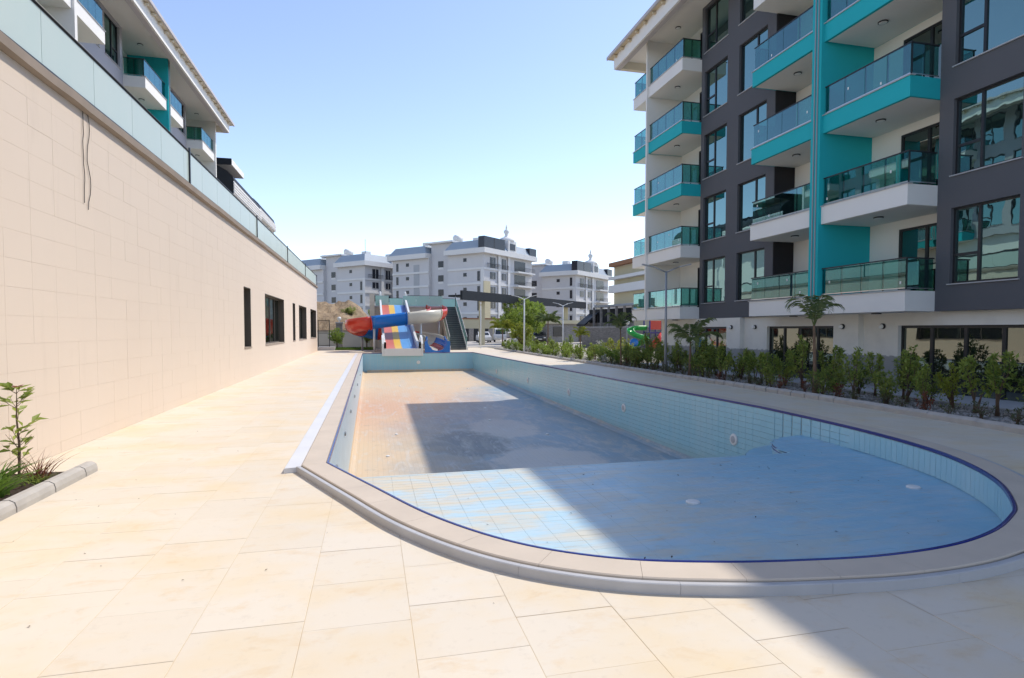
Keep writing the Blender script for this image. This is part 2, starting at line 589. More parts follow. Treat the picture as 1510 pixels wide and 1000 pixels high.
def obj(name, mb, mat, parent=None, smooth=False, org=None, fix=True):
    """mb in world coordinates; becomes one mesh object (child of parent if given)"""
    base = Vector(org) if org is not None else (ORG[parent.name] if parent else Vector((0, 0, 0)))
    me = mb.mesh(name, base, smooth, fix)
    o = link(name, me, mat, parent, (0, 0, 0) if parent else base)
    ORG[o.name] = base
    return o


def struct(name, mb, mat, smooth=False):
    return tag(obj(name, mb, mat, smooth=smooth), kind='structure')


def BX(*a_):
    return MB().box(*a_)


# ------------------------------------------------------------------ pool outline
def catmull(pts, step):
    out = []
    for i in range(len(pts) - 1):
        p0, p1, p2, p3 = pts[max(i - 1, 0)], pts[i], pts[i + 1], pts[min(i + 2, len(pts) - 1)]
        n = max(1, int((Vector(p2) - Vector(p1)).length / step))
        for k in range(n):
            t = k / n
            out.append(tuple(0.5 * ((2 * b) + (-a_ + c) * t + (2 * a_ - 5 * b + 4 * c - d) * t * t + (-a_ + 3 * b - 3 * c + d) * t ** 3)
                             for a_, b, c, d in zip(p0, p1, p2, p3)))
    out.append(tuple(pts[-1]))
    return out


PFAR = 42.3
curve = [(-0.55, 7.6), (0.02, 6.3), (0.52, 5.2), (1.07, 4.4), (1.68, 3.93), (2.38, 3.68), (3.1, 3.55), (3.7, 3.5), (4.36, 3.55), (4.98, 3.72),
         (5.53, 3.98), (5.95, 4.25), (6.65, 4.9), (7.18, 5.62), (7.6, 6.5), (7.9, 7.7), (8.08, 9.2), (8.19, 11.0)]
cv = catmull(curve, 0.1)


def lerp(p, q, step):
    n = max(1, round((Vector(q) - Vector(p)).length / step))
    return [tuple(Vector(p).lerp(Vector(q), k / n)) for k in range(n)]


left_e = lerp((-0.62, PFAR), (-0.55, 7.6), 0.3)
right_e = lerp((8.19, 11.0), (7.22, PFAR), 0.3)
far_e = lerp((7.22, PFAR), (-0.62, PFAR), 0.3)
OUT = left_e + cv[:-1] + right_e + far_e          # counter-clockwise seen from above
NP = len(OUT)
N_LEFT, N_CV, N_RIGHT = len(left_e), len(cv) - 1, len(right_e)
OV = [Vector(p) for p in OUT]
EN = []
for i in range(NP):
    d = (OV[(i + 1) % NP] - OV[i]).normalized()
    EN.append(Vector((d.y, -d.x)))                # outward
VN = []
for i in range(NP):
    n = (EN[i - 1] + EN[i])
    n.normalize()
    VN.append(n / max(0.35, n.dot(EN[i])))


def off(i, o):
    p = OV[i % NP] + VN[i % NP] * o
    return p.x, p.y


def inside(x, y, o=0.0):
    """inside the outline grown by o"""
    c = False
    pts = GROWN.setdefault(o, [off(i, o) for i in range(NP)])
    j = NP - 1
    for i in range(NP):
        xi, yi = pts[i]
        xj, yj = pts[j]
        if (yi > y) != (yj > y) and x < (xj - xi) * (y - yi) / (yj - yi) + xi:
            c = not c
        j = i
    return c


GROWN = {}
WALLX = -4.3
DX1, DY0, DY1 = 10.8, -3.0, 56.0
CORNERS = {0, N_LEFT, N_LEFT + N_CV + N_RIGHT}


def deep_z(y):
    return -1.8 + (y - 8.3) / (PFAR - 8.3) * 0.55


def hole_sheet(mb, outer, inner, z):
    bm = bmesh.new()
    es = []
    for loop in (outer, inner):
        vv = [bm.verts.new((p[0], p[1], z)) for p in loop]
        for i in range(len(vv)):
            es.append(bm.edges.new((vv[i], vv[(i + 1) % len(vv)])))
    bmesh.ops.triangle_fill(bm, use_beauty=True, use_dissolve=False, edges=es)
    bm.verts.index_update()
    mb.add([v.co[:] for v in bm.verts], [tuple(v.index for v in f.verts) for f in bm.faces])
    bm.free()
    return mb


# ------------------------------------------------------------------ ground and deck
rect = [(WALLX - 0.3, DY0), (DX1 + 0.1, DY0), (DX1 + 0.1, DY1), (WALLX - 0.3, DY1)]
B = 1500
gm = hole_sheet(MB(), [(-B, -B), (B, -B), (B, B), (-B, B)], rect, -0.06)
struct('ground', gm, 'ground_far')
deck = struct('pool_deck', hole_sheet(MB(), rect, [off(i, 0.2) for i in range(NP)], -0.002), 'joint')
bm_ = MB().box(WALLX - 0.3, DX1 + 0.1, DY0 - 0.01, DY0, -0.3, -0.012)

TW, TX0, GAP = 0.623, 0.217, 0.0028
tiles = []
ix0 = math.floor((WALLX - TX0) / TW)
PLX0, PLX1, PLY1 = WALLX, -3.46, 8.05                      # left planter
rr = random.Random(3)
coloff = {}
for ix in range(ix0, int((DX1 - TX0) / TW) + 1):
    x0 = TX0 + ix * TW
    cof = coloff.setdefault(ix, (0.33 if ix % 2 else 0.0) + rr.uniform(-0.1, 0.1))
    for iy in range(-5, 91):
        y0 = cof + iy * TW
        a0, a1 = max(x0, WALLX), min(x0 + TW, DX1)
        b0, b1 = max(y0, DY0), min(y0 + TW, DY1)
        if a1 - a0 < 0.03 or b1 - b0 < 0.03:
            continue
        if a0 < PLX1 and b0 < PLY1:                        # cut at the planter
            if a1 <= PLX1 + 0.03 and b1 <= PLY1 + 0.03:
                continue
            if a1 > PLX1 + 0.03:
                a0 = PLX1 + 0.004
            else:
                b0 = PLY1 + 0.004
        cs = [inside(x, y, 0.25) for x in (a0, (a0 + a1) / 2, a1) for y in (b0, (b0 + b1) / 2, b1)]
        if all(cs):
            continue
        tiles.append((a0 + GAP / 2, a1 - GAP / 2, b0 + GAP / 2, b1 - GAP / 2, any(cs)))


def tile_score(t):
    c = Vector(((t[0] + t[1]) / 2, (t[2] + t[3]) / 2, 0))
    return c.length if inframe(c) else 1e6 + c.length


tiles.sort(key=tile_score)
rest = MB()
shared = {}
rr = random.Random(5)


def add_tile(mb, t, org=None):
    x0, x1, y0, y1, cut = t
    if not cut:
        mb.cbox(x0, x1, y0, y1, -0.011, 0.0, 0.0015)
        return
    n = 14
    keep = {}
    for i in range(n):
        for j in range(n):
            xs = (x0 + (x1 - x0) * i / n, x0 + (x1 - x0) * (i + 1) / n)
            ys = (y0 + (y1 - y0) * j / n, y0 + (y1 - y0) * (j + 1) / n)
            if not any(inside(x, y, 0.25) for x in xs for y in ys):
                keep[(i, j)] = (xs, ys)
    for (i, j), (xs, ys) in keep.items():
        mb.add([(xs[0], ys[0], 0), (xs[1], ys[0], 0), (xs[1], ys[1], 0), (xs[0], ys[1], 0)], [(0, 1, 2, 3)])


for k, t in enumerate(tiles):
    if k < 300 and tile_score(t) < 1e6:
        w_, h_ = round(t[1] - t[0], 4), round(t[3] - t[2], 4)
        cx, cy = (t[0] + t[1]) / 2, (t[2] + t[3]) / 2
        if not t[4]:
            if (w_, h_) not in shared:
                shared[(w_, h_)] = MB().cbox(-w_ / 2, w_ / 2, -h_ / 2, h_ / 2, -0.011, 0, 0.0015).mesh('deck_tile')
            o = link('deck_tile', shared[(w_, h_)], 'deck_stone', deck, (cx, cy, rr.uniform(-0.0012, 0.0012)))
            o.rotation_euler = (rr.uniform(-1, 1) * 0.0015, rr.uniform(-1, 1) * 0.0015, 0)
        else:
            mb = MB()
            add_tile(mb, t)
            if mb.f:
                link('deck_tile', mb.mesh('deck_tile', (cx, cy, 0)), 'deck_stone', deck, (cx, cy, 0))
    else:
        add_tile(rest, t)
tag(obj('deck_tiles_beyond', rest, 'deck_stone', deck), kind='stuff')

# ------------------------------------------------------------------ swimming pool
pool = thing('swimming_pool', 'long empty blue tiled swimming pool with one rounded end and raised beige coping', 'swimming pool', (3.8, 22, 0))
SH = -0.30
# shell behind the tiles
sh = MB()
for i in range(NP):
    j = (i + 1) % NP
    (x0, y0), (x1, y1) = off(i, 0.012), off(j, 0.012)
    z0 = SH - 0.05 if max(y0, y1) < 8.3 else deep_z((y0 + y1) / 2) - 0.25
    sh.add([(x0, y0, 0.04), (x1, y1, 0.04), (x1, y1, z0), (x0, y0, z0)], [(0, 1, 2, 3)])
    (u0, w0), (u1, w1) = off(i, 0.25), off(j, 0.25)
    sh.add([(x0, y0, 0.04), (x1, y1, 0.04), (u1, w1, 0.04), (u0, w0, 0.04)], [(0, 1, 2, 3)])
obj('shell_wall', sh, 'pool_grout_pale', pool)
sf = MB().poly([off(i, 0.1) + (SH - 0.004,) for i in range(N_LEFT, N_LEFT + N_CV) if OUT[i][1] < 8.3 + 1e-6] + [(8.1, 8.3, SH - 0.004), (-0.66, 8.3, SH - 0.004)])
obj('shallow_floor_bed', sf, 'pool_grout', pool)
df = MB()
ny = 40
for k in range(ny):
    ya, yb = 8.3 + (PFAR - 8.3) * k / ny, 8.3 + (PFAR - 8.3) * (k + 1) / ny
    za, zb = deep_z(ya), deep_z(yb)
    df.add([(-0.75, ya, za), (8.35, ya, za), (8.35, yb, zb), (-0.75, yb, zb)], [(0, 1, 2, 3)])
obj('deep_floor', df, 'deep_floor', pool)
obj('depth_step_wall', BX(-0.7, 8.25, 8.27, 8.298, -1.85, SH - 0.013), 'pool_wall_tile', pool)
# cove along the foot of the deep walls
cvb = MB()


def cove(i, d):
    j = i + 1
    for o0, dz0, o1, dz1 in ((0.0, 0.16, -0.03, 0.07), (-0.03, 0.07, -0.14, 0.004)):
        (xa, ya), (xb, yb) = off(i, o0), off(j, o0)
        (xc, yc), (xd, yd) = off(i, o1), off(j, o1)
        cvb.add([(xa, ya, deep_z(ya) + dz0), (xb, yb, deep_z(yb) + dz0), (xd, yd, deep_z(yd) + dz1), (xc, yc, deep_z(yc) + dz1)], [(0, 1, 2, 3)])


for i in range(N_LEFT + N_CV - 24, NP - 1):
    if OUT[i][1] > 8.6:
        cove(i, 0)
obj('cove', cvb, 'deep_floor', pool, smooth=True)
cvb = MB()
for i in range(0, N_LEFT - 3):
    cove(i, 0)
obj('cove', cvb, 'deep_floor', pool, smooth=True)

# coping stones, gutter edging and cobalt trim follow the outline
S_ACC = [0.0]
for i in range(NP):
    S_ACC.append(S_ACC[-1] + (OV[(i + 1) % NP] - OV[i]).length)


def sweep(i0, i1, prof, g=0.003):
    """closed cross-section prof [(offset, z)] swept from outline vertex i0 to i1 with a gap g at each end"""
    mb = MB()
    n = len(prof)
    rows = []
    for i in range(i0, i1 + 1):
        row = []
        for o, z_ in prof:
            x, y = off(i, o)
            if i in (i0, i1):
                k = 1 if i == i0 else -1
                tx, ty = off(i + k, o)
                d = Vector((tx - x, ty - y))
                if d.length > 1e-6:
                    d.normalize()
                    x, y = x + d.x * g, y + d.y * g
            row.append((x, y, z_))
        rows.append(row)
    vs_ = [p for r_ in rows for p in r_]
    fs = []
    for r_ in range(len(rows) - 1):
        for k in range(n):
            fs.append((r_ * n + k, r_ * n + (k + 1) % n, (r_ + 1) * n + (k + 1) % n, (r_ + 1) * n + k))
    fs += [tuple(range(n))[::-1], tuple(range((len(rows) - 1) * n, len(rows) * n))]
    mb.add(vs_, fs)
    return mb


def pieces(length, starts=None):
    out, i = [], 0
    while i < NP:
        j = i + 1
        while j < NP and S_ACC[j] - S_ACC[i] < length - 1e-6 and j not in CORNERS:
            j += 1
        out.append((i, j))
        i = j
    return out


ct = 0.088
for i0, i1 in pieces(0.6):
    obj('coping_stone', sweep(i0, i1, [(0.02, 0.045), (0.02, ct - 0.006), (0.026, ct), (0.292, ct), (0.30, ct - 0.008), (0.30, -0.02)], 0.0012), 'coping_stone', pool)
for i0, i1 in pieces(0.9):
    lf_ = i1 <= N_LEFT
    wd, zt = (0.50, 0.062) if lf_ else (0.362, 0.074)
    obj('gutter_edging', sweep(i0, i1, [(0.314, -0.03), (0.314, zt - 0.004), (0.318, zt), (wd - 0.006, zt), (wd, zt - 0.006), (wd, -0.03)], 0.001), 'white_marble' if lf_ else 'grey_marble', pool)
obj('gutter_slot', sweep(0, NP, [(0.301, -0.03), (0.301, 0.02), (0.313, 0.02), (0.313, -0.03)], 0), 'mortar_dark', pool)
for i0, i1 in pieces(6.0):
    obj('cobalt_trim', sweep(i0, i1, [(-0.014, 0.045), (-0.014, ct - 0.002), (-0.010, ct + 0.002), (0.008, ct + 0.002), (0.018, ct - 0.012), (0.018, 0.045)], 0.0005), 'cobalt_tile', pool)

# shallow floor tiles 0.25 x 0.125 (laid across)
ft = []
QC = Vector((8.12, 8.3))
for iy in range(0, 60):
    y0 = 3.3 + iy * 0.125
    for ix in range(0, 38):
        x0 = -0.75 + ix * 0.25
        cx, cy = x0 + 0.125, y0 + 0.0625
        if cy < 8.24 and inside(cx, cy, 0.14):
            ft.append((cx, cy, SH))
        elif 8.24 <= cy < 9.7 and (Vector((cx, cy)) - QC).length < 1.30 and cx < 8.14:
            ft.append((cx, cy, SH))


def fscore(t):
    c = Vector(t)
    return (c - CAM).length if inframe(c, 0) and inside(t[0], t[1], -0.05) else 1e6


ft.sort(key=fscore)
tm = MB().cbox(-0.1244, 0.1244, -0.0619, 0.0619, -0.011, 0, 0.001).mesh('floor_tile')
rest = MB()
for k, (cx, cy, cz) in enumerate(ft):
    if k < 300 and fscore((cx, cy, cz)) < 1e6:
        o = link('floor_tile', tm, 'pool_floor_tile', pool, Vector((cx, cy, cz + rr.uniform(-0.0008, 0.0008))) - ORG[pool.name])
    else:
        rest.cbox(cx - 0.1242, cx + 0.1242, cy - 0.0617, cy + 0.0617, cz - 0.011, cz, 0.002)
tag(obj('floor_tiles_beyond', rest, 'pool_floor_tile', pool), kind='stuff')
obj('shallow_edge_lip', BX(-0.66, 6.78, 8.245, 8.30, SH - 0.012, SH + 0.002), 'pool_floor_tile', pool)
# rounded corner steps with cobalt nosing
for r_, zt, zb in ((1.36, SH - 0.002, -0.56), (1.80, -0.55, -0.85), (2.2, -0.84, -1.9)):
    pts = [(QC.x + r_ * math.cos(a_), QC.y + r_ * math.sin(a_)) for a_ in [math.pi / 2 + math.pi / 2 * k / 24 for k in range(25)]]
    pts = [(min(px, 8.3), py) for px, py in pts] + [(QC.x + 0.1, QC.y)]
    obj('corner_step', MB().prism(pts, 2, zb, zt), 'pool_floor_tile', pool)
    for dz in (0.0, -0.05):
        nb = MB()
        nb.tube([(p[0], p[1], zt - 0.014 + dz) for p in pts[2:-2]], 0.013, 6)
        obj('step_nosing', nb, 'cobalt_tile', pool)

# wall tiles
wt = []
TH = 0.125


def wall_run(i0, i1):
    s = S_ACC[i0]
    L = S_ACC[i1] - S_ACC[i0]
    p0, p1 = OV[i0], OV[i1 % NP]
    d = (p1 - p0).normalized()
    n = max(1, round(L / 0.25))
    for c in range(n):
        sc_ = (c + 0.5) * L / n
        q = p0 + d * sc_
        zb = deep_z(q.y) + 0.12
        r_ = 0
        while 0.04 - r_ * TH > zb:
            zc = 0.04 - r_ * TH - TH / 2
            if q.y > 8.35 or zc > SH:
                wt.append((q.x, q.y, zc, math.atan2(d.y, d.x)))
            r_ += 1


wall_run(0, N_LEFT - 1)
wall_run(N_LEFT + N_CV, N_LEFT + N_CV + N_RIGHT)
wall_run(N_LEFT + N_CV + N_RIGHT, NP)
# right side between the curve and the straight wall
ri = [i for i in range(N_LEFT, N_LEFT + N_CV) if OUT[i][1] > 8.3 and OUT[i][0] > 5]
k0 = ri[0]
while k0 < N_LEFT + N_CV:
    k1 = min(k0 + 5, N_LEFT + N_CV)
    if N_LEFT + N_CV - k1 < 3:
        k1 = N_LEFT + N_CV
    wall_run(k0, k1)
    k0 = k1


def wscore(t):
    c = Vector(t[:3])
    return (c - CAM).length if inframe(c, 0) and t[0] > 5 and t[1] < 42 else 1e6


wt.sort(key=wscore)
wm = MB().box(-0.1225, 0.1225, -0.006, 0.006, -0.06, 0.06).mesh('wall_tile')
rest = MB()
pale = MB()
for k, (cx, cy, cz, an) in enumerate(wt):
    if k < 240 and wscore((cx, cy, cz)) < 1e6:
        o = link('wall_tile', wm, 'pool_wall_tile', pool, Vector((cx, cy, cz)) - ORG[pool.name])
        o.rotation_euler = (0, 0, an)
    else:
        ca, sa = math.cos(an), math.sin(an)
        T = lambda p, cx=cx, cy=cy, cz=cz, ca=ca, sa=sa: (cx + p[0] * ca - p[1] * sa, cy + p[0] * sa + p[1] * ca, cz + p[2])
        mb = MB(T).box(-0.1225, 0.1225, -0.006, 0.006, -0.06, 0.06)
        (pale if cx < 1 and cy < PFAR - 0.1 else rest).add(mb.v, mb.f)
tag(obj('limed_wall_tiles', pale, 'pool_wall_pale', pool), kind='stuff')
tag(obj('wall_tiles_beyond', rest, 'pool_wall_tile', pool), kind='stuff')
# upright tiles round the shallow end
um = MB().box(-0.0595, 0.0595, -0.006, 0.006, -0.165, 0.165).mesh('upright_tile')
s = S_ACC[N_LEFT]
i = N_LEFT
cnt = 0
s_end = S_ACC[ri[0]]
while s < s_end:
    while S_ACC[i + 1] < s + 0.0625:
        i += 1
    t = (s + 0.0625 - S_ACC[i]) / max(1e-6, S_ACC[i + 1] - S_ACC[i])
    p = OV[i].lerp(OV[i + 1], t)
    d = OV[i + 1] - OV[i]
    o = link('upright_tile', um, 'pool_wall_tile', pool, Vector((p.x, p.y, -0.13)) - ORG[pool.name])
    o.rotation_euler = (0, 0, math.atan2(d.y, d.x))
    s += 0.125
# fittings: lamps and inlets
dR = (Vector((7.22, PFAR)) - Vector((8.19, 11.0))).normalized()


def xr(y):
    return 8.19 + (y - 11.0) * (7.22 - 8.19) / (PFAR - 11.0)


for y in (11.9, 17.6, 22.6, 28.4, 35.0):
    x = xr(y) - 0.006
    l_ = obj('pool_light', MB().lathe([(0.14, 0.0), (0.14, -0.012), (0.125, -0.03), (0.095, -0.034)], (x, y, -0.80), 20, 0), 'plastic_white', pool, org=None)
    obj('lens', MB().lathe([(0.085, -0.025), (0.08, -0.040), (0.05, -0.048), (0.01, -0.05)], (x, y, -0.80), 20, 0), 'sill_stone', l_)
obj('inlet', MB().lathe([(0.13, 0.0), (0.13, -0.02), (0.1, -0.04), (0.02, -0.04)], (3.25, PFAR - 0.006, -0.6), 16, 1), 'plastic_white', pool)
for y in (9.2, 12.2, 15.5, 19, 23, 28):
    obj('inlet', MB().lathe([(0.05, 0.0), (0.05, 0.02), (0.03, 0.03), (0.01, 0.03)], (-0.545, y, -0.35), 12, 0), 'pole_grey', pool)
for x, y in ((3.69, 6.17), (6.82, 6.09), (5.62, 4.32)):
    obj('floor_inlet', MB().lathe([(0.085, SH - 0.01), (0.085, SH + 0.012), (0.07, SH + 0.022), (0.03, SH + 0.024), (0.005, SH + 0.024)], (x, y, 0), 18), 'plastic_white', pool)
for x, y in ((0.4, 16), (0.75, 19), (4.2, 21), (4.6, 24), (5.5, 18), (1.5, 33), (3.0, 36), (5.0, 31)):
    z_ = deep_z(y)
    obj('floor_inlet', MB().lathe([(0.055, z_ - 0.02), (0.055, z_ + 0.02), (0.045, z_ + 0.03), (0.005, z_ + 0.03)], (x, y, 0), 14), 'plastic_white', pool)

# ------------------------------------------------------------------ long panelled wall on the left
LW0, LW1, LWT = -3.0, 50.0, 5.1
wall = thing('podium_wall', 'long beige panelled wall beside the pool with windows and a frosted glass balustrade on top', 'wall', (WALLX, 24, 0))
OPN = [(21.95, 23.1), (26.1, 31.5), (34.9, 35.95), (37.8, 42.0), (44.7, 49.1)]
OZ0, OZ1 = 1.12, 3.24
wb = MB()
XF, XB = WALLX - 0.0025, WALLX - 0.42
wb.box(XB, XF, LW0, LW1 - 0.013, -0.1, OZ0)
wb.box(XB, XF, LW0, LW1 - 0.013, OZ1, LWT)
ys = [LW0] + [v for o in OPN for v in o] + [LW1 - 0.013]
for k in range(0, len(ys), 2):
    wb.box(XB, XF, ys[k], ys[k + 1], OZ0, OZ1)
obj('core', wb, 'wall_joint', wall)
PW, PH = 0.60, 0.353
pan = []
for iy in range(int((LW1 - LW0) / PW) + 1):
    for iz in range(15):
        y0, y1 = LW0 + 0.51 + (iy - 1) * PW, LW0 + 0.51 + iy * PW
        z1 = LWT - iz * PH
        z0 = max(z1 - PH, 0.0)
        y0, y1 = max(y0, LW0), min(y1, LW1)
        if z1 < 0.03 or y1 - y0 < 0.03:
            continue
        parts = [(y0, y1, z0, z1)]
        for a0, a1 in OPN:
            new = []
            for p in parts:
                if p[0] < a1 and p[1] > a0 and p[2] < OZ1 and p[3] > OZ0:
                    if p[0] < a0:
                        new.append((p[0], a0, p[2], p[3]))
                    if p[1] > a1:
                        new.append((a1, p[1], p[2], p[3]))
                    c0, c1 = max(p[0], a0), min(p[1], a1)
                    if p[2] < OZ0:
                        new.append((c0, c1, p[2], OZ0))
                    if p[3] > OZ1:
                        new.append((c0, c1, OZ1, p[3]))
                else:
                    new.append(p)
            parts = new
        pan += [p for p in parts if p[1] - p[0] > 0.02 and p[3] - p[2] > 0.02]


def pscore(p):
    c = Vector((WALLX, (p[0] + p[1]) / 2, (p[2] + p[3]) / 2))
    return (c - CAM).length if inframe(c, 10) else 1e6


pan.sort(key=pscore)
rest = MB()
shared = {}
g = 0.0011
for k, p in enumerate(pan):
    w_, h_ = round(p[1] - p[0] - 2 * g, 4), round(p[3] - p[2] - 2 * g, 4)
    if k < 300:
        if (w_, h_) not in shared:
            shared[(w_, h_)] = MB().box(-0.0125, 0, -w_ / 2, w_ / 2, -h_ / 2, h_ / 2).mesh('wall_panel')
        o = link('wall_panel', shared[(w_, h_)], 'wall_panel', wall,
                 Vector((WALLX + rr.uniform(-0.001, 0.001), (p[0] + p[1]) / 2, (p[2] + p[3]) / 2)) - ORG[wall.name])
        o.rotation_euler = (0, rr.uniform(-1, 1) * 0.001, rr.uniform(-1, 1) * 0.001)
    else:
        rest.box(WALLX - 0.0125, WALLX, p[0] + g, p[1] - g, p[2] + g, p[3] - g)
tag(obj('wall_panels_beyond', rest, 'wall_panel', wall), kind='stuff')
obj('end_face', BX(XB, WALLX - 0.002, LW1 - 0.0125, LW1, -0.1, LWT), 'wall_panel', wall)
for a0, a1 in OPN:
    fr = MB()
    xa, xb = WALLX - 0.30, WALLX - 0.24
    for (y0, y1, z0, z1) in ((a0, a1, OZ0, OZ0 + 0.06), (a0, a1, OZ1 - 0.06, OZ1), (a0, a0 + 0.06, OZ0 + 0.06, OZ1 - 0.06), (a1 - 0.06, a1, OZ0 + 0.06, OZ1 - 0.06)):
        fr.box(xa, xb, y0, y1, z0, z1)
    nd = max(1, round((a1 - a0) / 1.4))
    for k in range(1, nd):
        yy = a0 + (a1 - a0) * k / nd
        fr.box(xa, xb, yy - 0.03, yy + 0.03, OZ0 + 0.06, OZ1 - 0.06)
    wo = obj('window', fr, 'frame_bronze', wall)
    for k in range(nd):
        y0, y1 = a0 + (a1 - a0) * k / nd + 0.03, a0 + (a1 - a0) * (k + 1) / nd - 0.03
        obj('pane', BX(xa + 0.02, xa + 0.035, y0, y1, OZ0 + 0.05, OZ1 - 0.05), 'door_glass', wo)
    rv = MB()
    for (y0, y1, z0, z1) in ((a0 - 0.01, a0 + 0.012, OZ0, OZ1), (a1 - 0.012, a1 + 0.01, OZ0, OZ1), (a0 + 0.012, a1 - 0.012, OZ1 - 0.012, OZ1 + 0.01)):
        rv.box(xb + 0.001, WALLX + 0.006, y0, y1, z0, z1)
    obj('reveal', rv, 'frame_bronze', wo)
    obj('sill', BX(xb + 0.001, WALLX + 0.03, a0 - 0.03, a1 + 0.03, OZ0 - 0.035, OZ0 + 0.004), 'wall_ledge', wo)
# ledge and balustrade
lg = MB()
n = 90
rl = random.Random(11)
yy = [LW0 + (LW1 + 0.05 - LW0) * k / n for k in range(n + 1)]
rows = []
for y in yy:
    j = rl.uniform(-0.008, 0.008)
    rows.append([(WALLX + 0.02, LWT + 0.002), (WALLX + 0.09 + j, LWT + 0.03 + j), (WALLX + 0.10 + j, LWT + 0.15 + j), (WALLX + 0.03, LWT + 0.19), (XB, LWT + 0.19), (XB, LWT + 0.002)])
vs_ = [(p[0], y, p[1]) for r_, y in zip(rows, yy) for p in r_]
fs = [(r_ * 6 + k, r_ * 6 + (k + 1) % 6, r_ * 6 + 6 + (k + 1) % 6, r_ * 6 + 6 + k) for r_ in range(n) for k in range(6)]
fs += [tuple(range(6)), tuple(range(n * 6, n * 6 + 6))]
obj('ledge', MB().add(vs_, fs), 'wall_ledge', wall)
GZ0, GZ1 = 5.315, 6.06
for k in range(35):
    y0 = 9.29 - 8 * 1.54 + k * 1.54
    if y0 + 1.53 > LW1:
        break
    obj('glass_panel', BX(WALLX - 0.006, WALLX + 0.006, y0 + 0.006, y0 + 1.534, GZ0, GZ1), 'frosted_glass', wall)
obj('bottom_rail', BX(WALLX - 0.02, WALLX + 0.02, LW0, LW1, GZ0 - 0.03, GZ0 + 0.012), 'frame_dark', wall)
obj('top_rail', MB().tube([(WALLX, LW0, GZ1 + 0.022), (WALLX, LW1, GZ1 + 0.022)], 0.028, 10), 'frame_dark', wall, smooth=True)
obj('hand_rail', MB().tube([(WALLX - 0.05, LW0, GZ1 + 0.075), (WALLX - 0.05, LW1, GZ1 + 0.075)], 0.02, 8), 'frame_bronze', wall, smooth=True)
for y in (3.0, 15.85, 24.5, 33, 41.5, 49.9):
    obj('post', BX(WALLX + 0.007, WALLX + 0.04, y - 0.025, y + 0.025, GZ0 - 0.02, GZ1 + 0.11), 'frame_dark', wall)
for dy, z1, sd_, sway in ((0.0, 3.62, 5, 0.05), (-0.16, 3.7, 9, 0.015)):
    rw = random.Random(sd_)
    pts = [(WALLX + 0.016, 10.55 + dy + sway * math.sin(k * 0.9) + rw.uniform(-0.01, 0.01), 5.12 + (z1 - 5.12) * k / 12) for k in range(13)]
    tag(obj('loose_cable', MB().tube(pts, 0.006, 5), 'wire', org=pts[-1]), 'thin loose cable hanging down the beige wall, %s' % ('wavy and darker one' if sway > 0.02 else 'straighter one beside it'), 'cable')
obj('terrace_slab', BX(-40, XB - 0.001, LW0, LW1, 4.85, 5.1), 'wall_ledge', wall)
obj('inner_room_wall', BX(XB - 3, XB - 2.9, LW0, LW1, -0.1, 4.85), 'dark_render', wall)


# ------------------------------------------------------------------ apartment buildings with fins and balconies
rst = random.Random(99)


